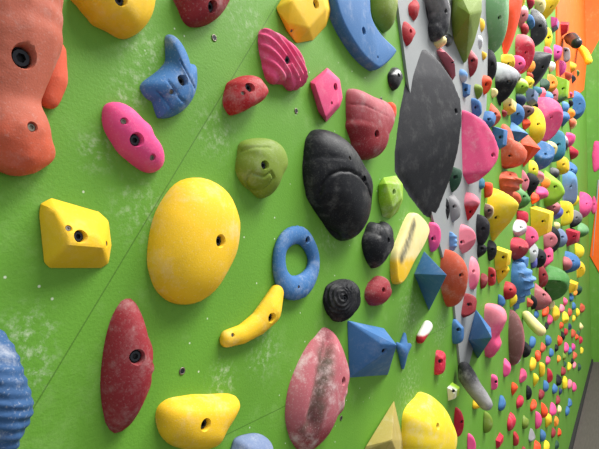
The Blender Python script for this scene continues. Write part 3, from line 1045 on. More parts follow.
chain('shiny grey and black horn-shaped hold at the top edge', 'coal', [(434, -6, 13), (438, 12, 13), (438, 26, 12), (436, 31, 10)], flat=1.0, bb=(421, -22, 451, 42), holes=((446, 11, 3.6, 'b'),), chalk=0.3, rough=0.35, two=('grey', 'v', -0.6, 0.5), vox=0.003)
dome('flat black backing hold curving behind the grey horn', 'black', [(421, -10), (420, 8), (424, 25), (432, 40), (437, 40), (429, 20), (427, -10)], 0.008, chalk=0.1, rough=0.4)
facet('large olive green horn-shaped volume with pale top at the top edge', 'olive',
      [(452, -12, 0), (450, 20, 0), (452, 42, 0), (462, 64, 0), (466, 64, 0.012), (474, 44, 0.04), (479, 26, 0.06), (458, -12, 0.03), (482, -8, 0.07), (482, 11, 0.075), (470, 14, 0.07), (456, 5, 0.03)], bevel=0.008,
      name='climbing_volume', cat='climbing volume', chalk=0.2, two=('cream', 'v', 0.45, 0.75), group=None)
dome('small shiny black knob under the grey horn hold', 'black', [(441, 36), (445, 33), (451, 36), (452, 43), (447, 48), (442, 45)], 0.02, chalk=0.15, rough=0.3)
dome('small cream hold squeezed left of the shiny black knob', 'cream', [(435, 38), (440, 36), (443, 40), (442, 48), (436, 48)], 0.03)
facet('pink chunky hold right beside the top of the huge black fin', 'rose',
      [(434, 50, 0), (440, 47, 0), (446, 52, 0.03), (455, 62, 0.045), (456, 76, 0.03), (452, 82, 0), (444, 66, 0), (437, 56, 0)], ((453, 63, 3.2, 'b'),), bevel=0.003, chalk=0.3)
dome('tiny shiny black hold right of the blue crescent tip', 'black', [(388, 76), (391, 69), (396, 67), (401, 72), (402, 80), (397, 89), (391, 90)], 0.018, ((399, 75, 3.4, 'b'),), chalk=0.15, rough=0.3)
facet('lime green carved hold with bands below the huge black fin tip', 'lime',
      [(378, 185, 0), (383, 177, 0), (396, 175, 0), (403, 184, 0), (403, 200, 0), (398, 212, 0), (390, 219, 0), (382, 217, 0), (378, 200, 0), (386, 183, .02), (399, 184, .026), (402, 198, .026), (393, 208, .022), (385, 200, .014)],
      ((394, 192, 4, 'b'),), bevel=0.003, chalk=0.55, dirt=0.5)
plate('long cream and yellow trough-shaped hold right of the black heart', 'cream',
      [(411, 214), (420, 217), (427, 229), (423, 243), (412, 262), (402, 281), (395, 282), (394, 256), (400, 238)], 0.016, two=('yellow', 'v', -0.25, -0.5), chalk=0.3,
      stain=('trough', 0.02, [(414, 224), (409, 240), (402, 258)]), grooves=((((414, 225), (408, 245), (400, 258)), 0.008, 0.006),))
facet('blue diamond-shaped volume right of the long cream trough', 'blue',
      [(424, 251, 0), (414, 274, 0.0), (447, 275, 0.09), (429, 311, 0), (440, 274, 0)], bevel=0.002, name='climbing_volume', cat='climbing volume', chalk=0.25, group=None)
facet('blue diamond-shaped volume left of the pink lobed hold', 'blue',
      [(475, 308, 0), (467, 340, 0.0), (478, 359, 0), (492, 338, 0.11), (491, 328, 0.09)], bevel=0.002, name='climbing_volume', cat='climbing volume', chalk=0.25, group=None)
chain('dark grey club-shaped hold slanting down above the yellow nub', 'grey', [(465, 369, 8, .03), (468, 377, 11, .04), (474, 386, 9.5, .06), (481, 395, 8.5, .085), (487, 403, 7, .105)], flat=1.0, vox=0.004,
      bb=(458, 361, 493, 411), chalk=0.3, dirt=0.8, two=('coal', 'v', -0.3, 0.5))

# ================================================================ mid and far holds
# around the grey strip
H('hot pink oval hold with two dots beside the grey strip', 'hot', 'egg', 428, 222, 441, 252, k=0.6, pmax=0.6, hole=(0.4, 0.55), ang=8)
H('orange-brown stone hold with pale top right of the blue diamond', 'rust', 'lens', 440, 249, 468, 307, ang=14, k=0.55, two=('salmon', 'v', -0.2, 0.8), hole=(0.75, 0.45), chalk=0.35)
H('soft pink hold on the grey strip right of the orange-brown stone', 'rose', 'egg', 466, 256, 480, 290, two=('pink', 'v', 0.2, -0.9), chalk=0.35)
H('dark red bean-shaped hold at the foot of the orange-brown stone', 'maroon', 'slab', 459, 293, 477, 318, ang=-35, k=0.45, chalk=0.35)
H('blue capsule hold at the lower end of the grey strip', 'blue', 'slab', 452, 318, 464, 344, k=0.55)
chain('white hold with red lower end between the two blue diamonds and blue wedge', 'red', [(421, 337, 5), (428, 327, 5.5)], flat=0.9, vox=0.003, bb=(416, 320, 433, 344), two=('white', 'v', -0.25, 0.05), chalk=0.1, group=G_FAR)
H('small dark red speckled hold below the white and red one', 'crimson', 'slab', 434, 350, 446, 375, k=0.5, ang=-10, chalk=0.5, pmax=0.6)
H('small lime green chipped hold left of the grey club', 'lime', 'block', 447, 382, 460, 401, k=0.7, two=('white', 'u', 0.2, -0.7), hole=(0.55, 0.5))
H('yellow nub peeking out below the grey club', 'yellow', 'egg', 472, 395, 483, 409)
H('crimson upright oval foothold right of the pale yellow drop', 'crimson', 'egg', 454, 407, 464, 437, k=0.5, pmax=0.7, hole=(0.85, 0.5))
H('mid grey hooked hold on the grey strip below the black fin', 'grey', 'wedge', 446, 193, 461, 223, ang=15, k=0.6)
H('black shadowed hold to the left of the grey hooked hold', 'black', 'lens', 443, 196, 450, 222, ang=12, k=0.4)
H('red hold with ribbed pale top on the grey strip', 'red', 'drop', 462, 192, 480, 225, k=0.7, two=('rose', 'v', 0.05, 0.35), chalk=0.2, hole=(0.5, 0.6))
H('dark green-black leaf-shaped hold under the large pink half-round', 'bottle', 'lens', 447, 164, 462, 193, k=0.55, chalk=0.2)
H('pink fist-shaped hold right of the small blue ribbed peg', 'rose', 'ball', 456, 224, 476, 254, k=0.7, two=('pink', 'u', -0.2, 0.9), hole=(0.3, 0.6))
H('small blue ribbed peg on the grey strip', 'sky', 'slab', 447, 232, 457, 251, k=0.6, ribs=(4, 0, 0.05), hole=(0.9, 0.1))
H('dark purple-black lens hold right of the pink fist', 'coal', 'lens', 474, 214, 490, 247, k=0.5, ang=8, chalk=0.35)
H('round black knob at the foot of the dark purple lens hold, left of two', 'black', 'egg', 475, 240, 487, 259)
H('round black knob at the foot of the dark purple lens hold, right of two', 'black', 'egg', 487, 240, 497, 261)
H('tiny dark red hold left of a matching redder one', 'maroon', 'egg', 480, 273, 488, 289, ang=-15)
H('tiny red upright hold beside the yellow twin-lobed hold', 'red', 'slab', 488, 267, 496, 286, k=0.5, ang=-6)
H('pink big lower lobe of hold with pale scraped top, right of blue diamond', 'pink', 'slab', 484, 303, 507, 357, k=0.6, prof='waist', cut=0, two=('rose', 'v', -0.1, 0.6), chalk=0.4, hole=(0.9, 0.02))
H('small pink ball at the lower left of the scraped pink hold', 'hot', 'ball', 486, 345, 498, 358)
H('pale blue hold with white top on the grey strip below olive horn', 'sky', 'egg', 457, 69, 468, 84, two=('pale', 'v', 0.0, -0.6))
H('dark blue hold with pale streak beside the huge black fin', 'blue', 'block', 460, 82, 471, 99)
H('mossy green-brown ball hold above the blue row', 'olive', 'ball', 472, 84, 483, 100, chalk=0.1, dirt=0.6)
H('blue block hold directly above the pink half-round', 'blue', 'slab', 469, 98, 482, 119, ang=20, k=0.7)
H('blue slanting hold, middle one of the blue row over the pink half-round', 'blue', 'slab', 481, 111, 496, 129, ang=-25, k=0.7)
H('blue hold at the right end of the blue row over the pink half-round', 'blue', 'block', 492, 126, 508, 151)
H('maroon and pink slit-shaped hold right of the olive horn tip', 'maroon', 'lens', 466, 46, 478, 78, k=0.45, two=('rose', 'u', -0.2, 0.6))
H('small yellow hold in the gap right of the olive horn', 'yellow', 'egg', 478, 18, 485, 33)
H('small pale hold in the gap below the small yellow one', 'pale', 'egg', 476, 35, 483, 50)
H('tall pale green fin-shaped volume at the top edge', 'sage', 'half', 484, -22, 509, 54, k=0.55, chalk=0.5, name='climbing_volume', cat='climbing volume', group=None, hole=(0.62, 0.52))
H('long orange-red horn hanging from the top edge right of the green fin', 'orange', 'horn', 501, -22, 522, 53, k=0.5, chalk=0.12, hole=(0.9, 0.9))
H('charcoal lens hold left of the yellow half-round', 'coal', 'lens', 486, 49, 497, 83, k=0.5, ang=6)
H('tiny yellow square hold stuck left of the charcoal lens', 'yellow', 'slab', 480, 51, 487, 61)
H('orange-red doughnut-like hold under the charcoal lens', 'orange', 'ball', 480, 75, 492, 96, two=('salmon', 'v', -0.3, 0.8))
H('yellow half-round hold under the orange-red horn', 'yellow', 'half', 500, 55, 516, 74)
H('hot pink round hold right of the yellow half-round', 'hot', 'ball', 514, 56, 525, 73)
H('large dusky red egg hold right of the orange-red horn', 'crimson', 'egg', 516, 36, 534, 73, chalk=0.5, two=('dusty', 'v', 0, 0.9))
H('white and black bulging hold in the gap below yellow half-round', 'black', 'horn', 496, 64, 518, 104, two=('pale', 'v', -0.2, 0.35), chalk=0.25, k=0.7)
H('small yellow-orange hold under the large dusky red egg', 'amber', 'egg', 527, 59, 535, 73)
H('tiny grey hold under the hot pink round hold', 'grey', 'egg', 514, 72, 521, 81)
H('tiny brown hold under the large dusky red egg', 'rust', 'egg', 526, 72, 534, 81)
H('pale lime hold below the tiny grey and brown ones', 'lime', 'egg', 516, 79, 528, 96, two=('cream', 'v', -0.1, 0.6))
H('small yellow hold touching the pale lime one', 'lemon', 'drop', 526, 77, 534, 93)
H('grey-pink egg hold at the top right of the orange-red horn', 'dusty', 'egg', 518, 6, 528, 27, two=('pale', 'v', -0.1, 0.7))
H('red hold at the top edge above the bright blue hold', 'crimson', 'ball', 525, -3, 536, 9)
H('yellow hold at the top edge above the grey-pink egg', 'lemon', 'egg', 514, -8, 526, 8)
H('bright blue small hold left of the black wedge', 'blue', 'slab', 526, 15, 535, 29)
H('small red hold under the grey-pink egg', 'red', 'egg', 520, 23, 529, 36)
H('black wedge hold with grey upper face near the top right', 'black', 'wedge', 531, 10, 547, 46, k=0.5, two=('grey', 'v', 0.6, 1.0), ang=-8, rough=0.45)  # grey crest is the top highlight, painted into the colour
H('big yellow hold at the top edge touching the orange wall', 'yellow', 'drop', 542, -4, 559, 21, k=0.6)
H('cream hold at the top edge left of the big yellow one', 'cream', 'egg', 534, -4, 546, 15)
H('pink and blue square hold against the orange wall', 'slate', 'block', 549, 17, 561, 32, two=('magenta', 'u', 0.1, -0.6))
H('small red star-like hold on the orange wall', 'red', 'block', 559, 22, 569, 37, ang=30)
chain('black horn hold with shiny top on the orange wall', 'black', [(568, 45, 4, .05), (573, 41, 7, .12), (579, 38, 5, .2)], flat=1.0, vox=0.01, bb=(563, 32, 583, 49), chalk=0.08, rough=0.4, group=G_FAR)
H('small grey post-like hold under the black horn', 'grey', 'slab', 562, 48, 570, 63, k=0.5, hole=(0.5, 0.2))
chain('yellow finger-shaped hold on the orange wall', 'lemon', [(579, 60, 4, .03), (585, 54, 4.5, .14), (590, 48, 3.5, .23)], flat=1.0, vox=0.01, bb=(576, 44, 593, 65), chalk=0.25, group=G_FAR)
H('magenta hold on the orange wall left of the yellow knob', 'magenta', 'egg', 558, 61, 566, 76)
H('orange-red hold below the magenta one', 'salmon', 'ball', 562, 70, 573, 82)
H('yellow knob below the grey post-like hold', 'yellow', 'ball', 568, 62, 577, 73)
H('tiny dark knob under the orange-red hold', 'coal', 'ball', 570, 75, 576, 84)
H('tiny green hold right of the yellow knob', 'green', 'egg', 575, 70, 580, 77)
H('large black bulging hold with grey top below the black wedge', 'black', 'horn', 532, 53, 551, 85, two=('grey', 'v', 0.5, 1.0), rough=0.4)  # highlight along the top painted in as grey
H('small white hold right of the large black bulging hold', 'white', 'egg', 548, 62, 556, 72)
H('small pink hold above the small white one', 'pink', 'egg', 544, 47, 552, 59)
H('pink-magenta upright hold left of the grey post-like hold', 'magenta', 'egg', 554, 45, 562, 61)
H('narrow tall yellow hold between black wedge and orange wall', 'lemon', 'lens', 545, 28, 552, 49, k=0.4)
H('orange-yellow hold below the small white one', 'amber', 'egg', 548, 75, 557, 92)
H('lime green faceted hold with dark underside under the orange wall', 'lime', 'block', 556, 77, 569, 103, two=('bottle', 'v', -0.3, -0.8))
H('dark green ball hold under the large black bulging hold', 'bottle', 'ball', 540, 79, 550, 92)
H('teal hold left of the small rosy hold', 'teal', 'egg', 533, 87, 542, 99)
H('small rosy hold above the large pink egg', 'rose', 'egg', 540, 88, 546, 99)
H('light blue hold left of the lime faceted hold', 'sky', 'egg', 545, 92, 553, 103)
H('plum narrow hold right of the light blue hold', 'dusty', 'lens', 550, 87, 558, 106, k=0.5)
H('small coral hold left of the blue disc', 'pink', 'egg', 567, 91, 574, 98)
H('black and white small hold left of the blue disc', 'black', 'egg', 567, 100, 575, 107, two=('white', 'u', 0.1, 0.7))
H('blue disc-shaped hold standing out against the green end wall', 'blue', 'ball', 573, 92, 585, 119, pmax=1.3)
H('small orange hold under the black and white one', 'amber', 'egg', 568, 109, 575, 119, dirt=0.4)
H('light blue hold right of the large pink egg, upper of two', 'sky', 'egg', 561, 102, 570, 113)
H('blue hold right of the large pink egg, lower of two', 'blue', 'egg', 560, 112, 570, 126)
H('small peach ball hold below the blue disc', 'cream', 'ball', 569, 118, 577, 129, two=('salmon', 'u', 0.2, -0.6))
H('bright yellow egg hold left of the large pink egg', 'lemon', 'egg', 530, 108, 545, 144, two=('yellow', 'v', 0, -0.8), k=0.7)
H('large pink egg hold in the middle of the far crowd', 'pink', 'egg', 538, 99, 562, 141, chalk=0.35, ang=-6)
H('tiny cream hold below the orange-red doughnut-like hold', 'cream', 'egg', 491, 88, 498, 98)
H('pink cone hold right of the blue row', 'salmon', 'tear', 489, 103, 501, 127)
H('yellow and white hold left of the navy ring hold', 'cream', 'block', 502, 97, 517, 115, two=('yellow', 'v', 0.2, -0.6))
H('tiny maroon hold under the yellow and white one', 'maroon', 'ball', 501, 110, 508, 117)
H('strong blue egg hold above the blue pyramid', 'blue', 'egg', 511, 104, 524, 126)
H('navy round hold left of the steel blue one', 'navy', 'ball', 515, 94, 527, 107, two=('bottle', 'v', -0.2, 0.6))
H('brown-grey round hold right of the strong blue egg', 'brown', 'ball', 522, 104, 534, 121, chalk=0.5)
H('steel blue hold left of the teal hold', 'slate', 'block', 525, 88, 539, 106)
H('tiny black knob above the bright yellow egg', 'black', 'ball', 532, 102, 539, 110)
H('small orange-red hold above the orange-red pyramid', 'orange', 'egg', 521, 118, 532, 129)
H('blue pyramid hold with pale top left of the orange-red pyramid', 'blue', 'pyr', 510, 122, 528, 146, k=0.8, two=('sky', 'v', 0.0, 0.2))
H('salmon vase-like hold with a long neck', 'salmon', 'slab', 502, 126, 526, 167, k=0.7, chalk=0.4, prof='vase', cut=0, hole=(0.35, 0.7))
H('salmon shell hold with deep horizontal ribs', 'salmon', 'drop', 496, 173, 525, 199, k=0.8, ribs=(4.0, 0.0, 0.09), hole=(0.5, 0.1), chalk=0.25)
H('orange-red pyramid hold with pale top face', 'orange', 'pyr', 521, 130, 540, 166, k=0.7, two=('salmon', 'v', 0.0, 0.15))
H('tiny black hold between blue and orange-red pyramids', 'black', 'egg', 518, 144, 523, 153)
H('large blue rounded hold below the large pink egg', 'blue', 'egg', 535, 142, 554, 169, chalk=0.35)
H('cream round hold tucked right of the large blue rounded one', 'cream', 'ball', 548, 142, 557, 158)
H('tall teal hold right of the cream round one', 'teal', 'slab', 550, 131, 565, 161, k=0.45, ang=-10)
H('yellow cube-like hold below the tall teal one', 'yellow', 'slab', 557, 157, 569, 174)
H('black and grey small hold right of the tall teal one', 'coal', 'lens', 559, 135, 568, 154, two=('pale', 'v', -0.2, 0.7))
H('small magenta-pink hold beside the green end wall', 'hot', 'ball', 565, 133, 576, 147)
H('red ball hold beside the green end wall', 'crimson', 'ball', 569, 146, 579, 159)
H('bright blue round hold on top of the tall slate blue one', 'blue', 'ball', 566, 162, 577, 179)
H('small yellow-green hold left of the rosy white one', 'lemon', 'egg', 529, 161, 538, 179, two=('lime', 'v', 0.2, -0.7))
H('rosy white hold under the large blue rounded one', 'rose', 'egg', 535, 170, 544, 184, two=('pale', 'v', 0.0, -0.8))
H('grey-black egg hold above the large lime hold', 'coal', 'egg', 550, 168, 559, 180, two=('grey', 'v', -0.2, 0.8))
H('black round hold framed by pink ones', 'black', 'drop', 527, 174, 539, 197)
H('pink sliver left of the black round hold', 'rose', 'lens', 522, 171, 529, 192, k=0.4)
H('pink hold right below the black round hold', 'hot', 'egg', 535, 187, 549, 201, ang=-50)
H('large lime green hold in the right-hand crowd', 'lime', 'tear', 544, 172, 564, 205, k=0.8, chalk=0.1)
H('small orange and yellow knob on the left of the large lime hold', 'amber', 'egg', 541, 177, 550, 190, two=('orange', 'u', 0, 0.6))
H('tall slate blue hold beside the green end wall', 'slate', 'slab', 563, 172, 577, 205, k=0.5, two=('sky', 'v', -0.2, 0.7))
H('yellow narrow hold right of the tall slate blue one', 'lemon', 'tear', 571, 187, 579, 206, k=0.5)
H('green cone hold under the salmon ribbed shell', 'green', 'tear', 517, 187, 530, 208, two=('sage', 'v', 0, 0.8))
H('tiny salmon hold between salmon shell and big yellow drop', 'salmon', 'egg', 512, 192, 521, 205)
H('small orange-red peg above the big yellow drop', 'orange', 'slab', 484, 182, 493, 198, k=0.5)
H('tiny blue hold under the pink half-round', 'teal', 'slab', 477, 177, 485, 190, ang=-20)
H('small cream hold with brown side left of the big yellow drop', 'cream', 'egg', 484, 203, 494, 220, two=('brown', 'u', 0.1, -0.6))
H('big yellow drop hold with smooth face in the far crowd', 'lemon', 'drop', 487, 188, 519, 242, k=0.75, two=('yellow', 'v', 0.3, -0.5), hole=(0.3, 0.55), chalk=0.3)
H('small orange-red ball above the large yellow faceted hold', 'orange', 'egg', 530, 193, 540, 204)
H('red neck-like hold right of the big yellow drop', 'crimson', 'slab', 517, 211, 528, 224)
H('white and red blotched hold above the dark red bowl', 'rose', 'egg', 512, 220, 528, 236, two=('pale', 'u', 0.2, -0.5), dirt=0.5)
H('dark red bowl-shaped hold below the white and red blotched one', 'maroon', 'ball', 511, 238, 528, 259, two=('crimson', 'v', -0.2, 0.7))
H('pink rounded hold right of the dark red bowl', 'pink', 'egg', 526, 227, 538, 250)
H('large yellow faceted hold right of the red neck-like hold', 'lemon', 'block', 531, 207, 553, 239, k=0.75, two=('yellow', 'v', 0.2, -0.4))
H('plum hold right of the large yellow faceted hold', 'dusty', 'egg', 547, 200, 560, 216, two=('brown', 'v', 0, -0.8))
H('royal blue round hold left of the yellow ridged block', 'violet', 'ball', 554, 206, 563, 219, two=('blue', 'v', 0.1, 0.5))
H('yellow ridged block hold above the red cluster', 'lemon', 'slab', 561, 202, 573, 225, k=0.6)
H('grey-black ball hold beside the green end wall', 'coal', 'ball', 570, 210, 582, 227, two=('grey', 'v', -0.4, 0.5))
H('black hold directly under the grey-black ball', 'black', 'egg', 568, 228, 577, 235)
H('dull green round hold right of the black one', 'sage', 'ball', 577, 223, 589, 237, two=('green', 'v', 0.1, -0.6))
H('dark pink ball hold left of the black crescent', 'dusty', 'ball', 544, 231, 557, 249)
H('black crescent behind the dark pink ball', 'black', 'egg', 549, 227, 560, 252, k=0.6)
H('red double hold beside the green end wall', 'crimson', 'block', 565, 229, 581, 246, two=('maroon', 'v', 0.1, -0.6))
H('grey-blue hold left of the red double hold', 'slate', 'egg', 557, 229, 567, 247)
H('tiny yellow hold under the royal blue round one', 'cream', 'egg', 553, 222, 561, 230)
H('blue disc hold tilted, beside the end wall below the red double hold', 'blue', 'ball', 565, 252, 580, 272, ang=20)
H('maroon knob in front of the tilted blue disc', 'dusty', 'egg', 563, 257, 572, 270)
H('yellow sliver above the tilted blue disc', 'lemon', 'egg', 575, 244, 584, 259)
H('yellow hold right of the tilted blue disc', 'yellow', 'egg', 577, 261, 585, 277)
H('black oval hold left of the pink slim hold', 'coal', 'egg', 536, 249, 546, 267)
H('pink slim hold under the black crescent', 'pink', 'slab', 544, 247, 553, 268, ang=-20, k=0.6)
H('white sliver hold right of the pink rounded hold', 'pale', 'lens', 530, 243, 538, 262, k=0.4)
H('violet-blue peg under the white sliver', 'violet', 'slab', 531, 255, 537, 268)
H('blue upper hold over the blue ribbed cone', 'blue', 'block', 513, 255, 530, 271)
H('blue cone hold ringed with pale ribs', 'sky', 'drop', 512, 263, 534, 309, k=0.6, ribs=(7, 0.15, 0.05), two=('blue', 'u', 0.2, -0.8), hole=(0.2, 0.05), chalk=0.4)
H('yellow block hold, upper lobe of the yellow pair', 'lemon', 'block', 494, 246, 512, 271, two=('yellow', 'v', 0.1, -0.4))
H('yellow hold pointing down, lower lobe of the yellow pair', 'yellow', 'drop', 497, 262, 509, 284, two=('lemon', 'v', 0.1, 0.7))
H('big round green hold with white top near the end wall', 'green', 'ball', 543, 267, 571, 300, two=('pale', 'u', 0.5, 1.0), k=0.9)
H('maroon narrow hold left of the big round green one', 'maroon', 'lens', 539, 265, 548, 287, k=0.5)
H('dusky pink hold with black hollow side below the maroon narrow one', 'dusty', 'tear', 535, 283, 551, 309, k=0.7, chalk=0.4)
H('black hollow-looking hold left of the dusky pink one', 'black', 'lens', 531, 295, 537, 309, k=0.5)  # black lump puts the dark hollow of the dusky pink hold into colour
H('yellow square hold right of the big round green one', 'yellow', 'block', 568, 280, 579, 293)
H('tiny dark green hold near the end wall', 'bottle', 'egg', 575, 284, 582, 295)
H('dark red hold left of the blue ribbed cone', 'red', 'egg', 504, 282, 516, 299, ang=-25)
H('small yellow hold below the dark red one', 'lemon', 'egg', 510, 292, 517, 307, k=0.5)
H('small blue hold above the scraped pink one', 'blue', 'egg', 498, 295, 505, 307)
H('tiny brick red hold right of the blue ribbed cone', 'rust', 'egg', 527, 298, 533, 307)
chain('long pale cream slab hold slanting down', 'cream', [(528, 316, 6, .02), (534, 323, 6.5, .06), (540, 330, 6, .10)], flat=1.0, vox=0.006, bb=(523, 310, 546, 337), chalk=0.1, group=G_FAR)
H('tall brown boat-shaped hold with dark trough', 'dusty', 'lens', 509, 312, 524, 363, k=0.4, two=('brown', 'u', 0.3, -0.5), chalk=0.3, hole=(0.9, 0.03))
H('black egg hold right of the tall brown boat', 'black', 'egg', 523, 342, 531, 357)
H('small white-tipped hold under the tall brown boat', 'pale', 'egg', 512, 354, 520, 364, two=('coal', 'u', 0.1, 0.5))

# end wall
dome('pink pointed hold alone on the green end wall, upper one', 'hot', [(592, 158), (592.5, 148), (595, 140), (602, 144), (608, 156), (602, 166), (595, 173), (592.5, 169)], 0.06, plane=ENDW, group=None, b=1.5, chalk=0.1)
H('pink rounded hold alone on the end wall, lower one', 'hot', 'egg', 592, 196, 596, 214, plane=ENDW, pmax=0.5, k=0.4, group=None)
H('pink egg hold beside the green end wall corner', 'hot', 'egg', 580, 193, 592, 217, group=None)

# ---------------------------------------------------------------- footholds
FT('blue foothold under the yellow square hold', 'blue', 'egg', 568, 293, 575, 302)
FT('tiny orange foothold right of the big round green hold', 'amber', 'egg', 573, 289, 578, 296)
FT('pink foothold below the big round green hold', 'pink', 'egg', 562, 297, 569, 306)
FT('cream slanting foothold under the left of the round green hold', 'cream', 'slab', 548, 300, 556, 310, ang=-20)
FT('orange slanting foothold right of the blue one', 'orange', 'slab', 541, 304, 550, 317, ang=-30)
FT('blue foothold at the top end of the cream slab', 'blue', 'egg', 532, 310, 541, 319)
FT('tall yellow foothold, left of three yellow ones', 'yellow', 'egg', 552, 305, 560, 321)
FT('yellow foothold, middle of three yellow ones', 'lemon', 'egg', 562, 311, 569, 324)
FT('pink foothold right of the cream slab', 'pink', 'egg', 546, 314, 554, 325)
FT('rosy foothold above the middle yellow one', 'rose', 'egg', 559, 304, 565, 313)
FT('brown ball foothold at the far end near the corner', 'rust', 'ball', 579, 303, 586, 313)
FT('yellow foothold beside the brown ball', 'lemon', 'egg', 575, 308, 581, 317)
FT('blue foothold left above the brown ball', 'blue', 'egg', 571, 302, 577, 310)
FT('rust foothold above the middle yellow ones', 'rust', 'egg', 567, 308, 573, 317)
FT('yellow foothold, right one of three yellow ones', 'yellow', 'egg', 571, 315, 577, 322)
FT('black foothold at the lower tip of the cream slab', 'black', 'egg', 543, 322, 550, 330)
FT('navy foothold far off below the yellow trio', 'navy', 'egg', 567, 323, 573, 330)
FT('orange foothold far off left of the navy one', 'orange', 'egg', 559, 322, 564, 329)
FT('red foothold below the navy one', 'red', 'egg', 563, 328, 569, 336)
FT('cream foothold highest beside the far corner', 'cream', 'egg', 579, 322, 584, 330)
FT('tall orange-red foothold beside a small black one', 'orange', 'egg', 557, 335, 563, 346)
FT('small black foothold right of the tall orange-red one', 'black', 'egg', 561, 331, 565, 341)
FT('pink upright foothold, left of a far pink pair', 'hot', 'egg', 563, 342, 570, 353)
FT('pink foothold, right of a far pink pair', 'magenta', 'egg', 570, 343, 577, 352)
FT('red foothold near the far corner', 'crimson', 'egg', 578, 336, 584, 344)
FT('orange foothold left of the red corner one', 'orange', 'egg', 574, 334, 580, 341)
FT('rust foothold above the far pink pair', 'rust', 'egg', 571, 329, 576, 338)
FT('dark green foothold near the far corner', 'bottle', 'egg', 576, 330, 581, 337)
FT('yellow foothold lowest beside the far corner', 'lemon', 'egg', 579, 347, 585, 354)
FT('tiny black foothold between two blue ones', 'black', 'egg', 554, 344, 559, 352)
FT('blue foothold above the round pink one', 'blue', 'egg', 548, 348, 555, 357)
FT('teal foothold under the far pink pair', 'teal', 'egg', 567, 347, 573, 355)
FT('salmon foothold under the right far pink one', 'salmon', 'egg', 572, 351, 578, 361)
FT('orange foothold right of the round pink one', 'amber', 'egg', 556, 355, 562, 363)
FT('olive foothold under the left far pink one', 'olive', 'egg', 561, 352, 568, 360)
FT('black foothold among the farthest low ones', 'black', 'egg', 570, 358, 575, 364)
FT('rosy foothold among the farthest low ones', 'rose', 'egg', 572, 361, 577, 369)
FT('yellow narrow foothold among the farthest low ones', 'lemon', 'egg', 567, 362, 572, 371)
FT('dark foothold closest to the floor edge at the far end', 'bottle', 'egg', 577, 363, 582, 371)
FT('green-black foothold left of the yellow narrow one', 'bottle', 'egg', 563, 361, 567, 367)
FT('blue foothold under the cream slab', 'blue', 'egg', 529, 336, 536, 349)
FT('rust foothold right of the blue one under the cream slab', 'rust', 'egg', 540, 342, 546, 353)
FT('bright blue round foothold left of the tall orange-red one', 'blue', 'egg', 545, 335, 552, 346)
FT('orange-red foothold above the wide yellow one', 'orange', 'slab', 535, 350, 541, 362)
FT('wide yellow foothold below the orange-red one', 'yellow', 'egg', 528, 357, 538, 371)
FT('round pink foothold right of the wide yellow one', 'pink', 'ball', 544, 356, 552, 365)
FT('tall pink foothold below the tall brown boat', 'hot', 'egg', 503, 358, 511, 377)
FT('pink foothold left of the wide yellow one', 'pink', 'egg', 519, 368, 527, 383)
FT('narrow yellow foothold right of the wide yellow one', 'yellow', 'slab', 539, 362, 545, 377)
FT('lemon yellow pointed foothold below the wide yellow one', 'lemon', 'drop', 533, 373, 539, 387)
FT('pink foothold with a dark bolt right of the grey club', 'hot', 'slab', 491, 374, 498, 390, hole=(0.8, 0.5))
FT('red triangular foothold left of the black pointed one', 'orange', 'drop', 511, 382, 518, 396)
FT('black pointed foothold in the middle of the low rows', 'black', 'lens', 526, 385, 532, 400)
FT('maroon foothold right of the black pointed one', 'maroon', 'egg', 538, 389, 545, 400)
FT('blue foothold right of the lemon pointed one', 'blue', 'egg', 543, 380, 549, 392)
FT('blue foothold below the pink one with a bolt', 'blue', 'egg', 498, 395, 506, 411)
FT('red foothold below the red triangular one', 'crimson', 'egg', 516, 395, 524, 409)
FT('orange foothold left of a taller orange one', 'orange', 'egg', 530, 399, 537, 412)
FT('crimson upright foothold right of the narrow yellow one', 'crimson', 'egg', 547, 368, 553, 383)
FT('black upright foothold below the maroon one', 'black', 'lens', 556, 374, 562, 386)
FT('blue foothold below the black upright one', 'blue', 'egg', 552, 383, 558, 394)
FT('yellow tall foothold left of a pink pair', 'lemon', 'slab', 562, 376, 568, 389)
FT('rosy foothold, left of the pink pair by the floor edge', 'rose', 'egg', 567, 379, 573, 389)
FT('bright pink foothold, right of the pink pair by the floor edge', 'hot', 'egg', 572, 382, 577, 392)
FT('maroon foothold above the black upright one', 'maroon', 'egg', 560, 366, 567, 376)
FT('navy small foothold below the yellow tall one', 'navy', 'egg', 558, 387, 563, 395)
FT('maroon foothold below the navy small one', 'maroon', 'egg', 555, 395, 561, 405)
FT('blue foothold by the floor edge, upper of two', 'blue', 'egg', 566, 398, 574, 408)
FT('blue foothold by the floor edge, lower of two', 'blue', 'egg', 564, 406, 571, 416)
FT('taller orange foothold left of the pink one', 'orange', 'egg', 541, 402, 548, 418)
FT('pink foothold right of the taller orange one', 'hot', 'egg', 549, 402, 557, 417)
FT('tiny cream foothold beside the pink one', 'cream', 'egg', 557, 405, 562, 414)
FT('yellow foothold below the taller orange one', 'yellow', 'slab', 545, 413, 552, 428)
FT('orange round foothold right of the yellow one', 'amber', 'ball', 553, 416, 560, 427)
FT('long pink foothold left of the lower yellow one', 'hot', 'egg', 535, 411, 542, 429)
FT('big crimson round foothold in the low rows', 'crimson', 'egg', 506, 412, 517, 431, chalk=0.3)
FT('olive faint foothold right of the big crimson round one', 'olive', 'egg', 522, 415, 529, 429)
FT('yellow-green flat foothold under the grey club', 'olive', 'egg', 483, 411, 493, 433)
FT('grey pointed foothold below the olive faint one', 'grey', 'tear', 528, 428, 536, 442)
FT('blue upright foothold left of the dark maroon one', 'blue', 'egg', 540, 429, 546, 442)
FT('dark maroon foothold right of the blue upright one', 'maroon', 'egg', 550, 427, 557, 438)
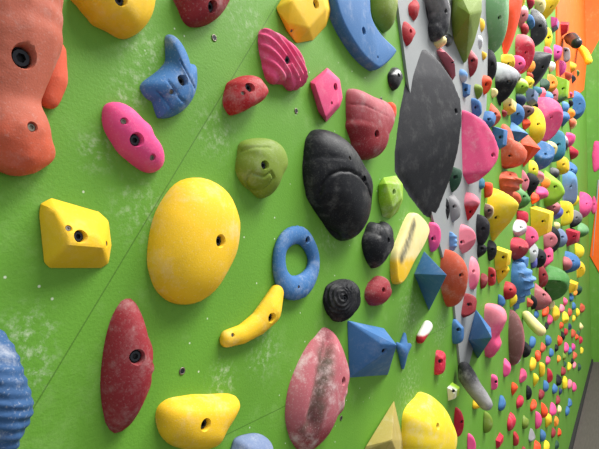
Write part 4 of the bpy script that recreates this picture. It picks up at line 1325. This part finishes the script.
FT('small orange foothold right of the dark maroon one', 'orange', 'egg', 557, 428, 562, 437)
FT('narrow red foothold below the big crimson round one', 'red', 'slab', 513, 431, 519, 446)
FT('red rough foothold left of the narrow red one', 'crimson', 'block', 494, 432, 505, 449)
FT('orange-red foothold cut by the bottom edge', 'orange', 'egg', 533, 440, 541, 457)
FT('yellow foothold cut by the bottom edge', 'lemon', 'egg', 543, 440, 550, 455)
FT('dark teal foothold near the floor edge at the bottom', 'bottle', 'egg', 553, 440, 561, 450)
FT('hot pink slim foothold cut by the bottom edge', 'hot', 'egg', 467, 433, 476, 455)
FT('dark red foothold just showing at the bottom edge', 'maroon', 'egg', 520, 446, 527, 457)

print('HOLDS', COUNT[0])

# ================================================================ camera and light
cam = bpy.data.cameras.new('camera')
cam.sensor_fit = 'HORIZONTAL'
cam.sensor_width = 36.0
cam.lens = 36.0 * F / W
cam.clip_start = 0.01
co = bpy.data.objects.new('camera', cam)
COL.objects.link(co)
R = Matrix((RGT, UPV, -FWD)).transposed().to_4x4()
co.matrix_world = Matrix.Translation(Vector(CAM)) @ R
S.camera = co


def area(loc, target, sx, sy, e, col=(1, 1, 1)):
    l = bpy.data.lights.new('ceiling_lamp', 'AREA')
    l.shape = 'RECTANGLE'
    l.size, l.size_y, l.energy, l.color = sx, sy, e, col
    o = bpy.data.objects.new('ceiling_lamp', l)
    COL.objects.link(o)
    o.location = loc
    o.rotation_euler = (Vector(target) - Vector(loc)).to_track_quat('-Z', 'Y').to_euler()


area((1.9, -1.9, 5.6), (1.0, 0, 1.5), 2.6, 1.2, 300, (1, 0.985, 0.96))
area((5.2, -2.2, 5.9), (4.9, 0, 1.5), 3.0, 1.2, 300, (1, 0.985, 0.96))

wd = bpy.data.worlds.new('hall')
S.world = wd
wd.use_nodes = True
bg = wd.node_tree.nodes['Background']
bg.inputs[0].default_value = (0.93, 0.96, 1.0, 1)
bg.inputs[1].default_value = 0.72

S.view_settings.view_transform = 'Standard'
S.view_settings.look = 'None'
S.view_settings.gamma = 1.0
S.view_settings.exposure = 0.0
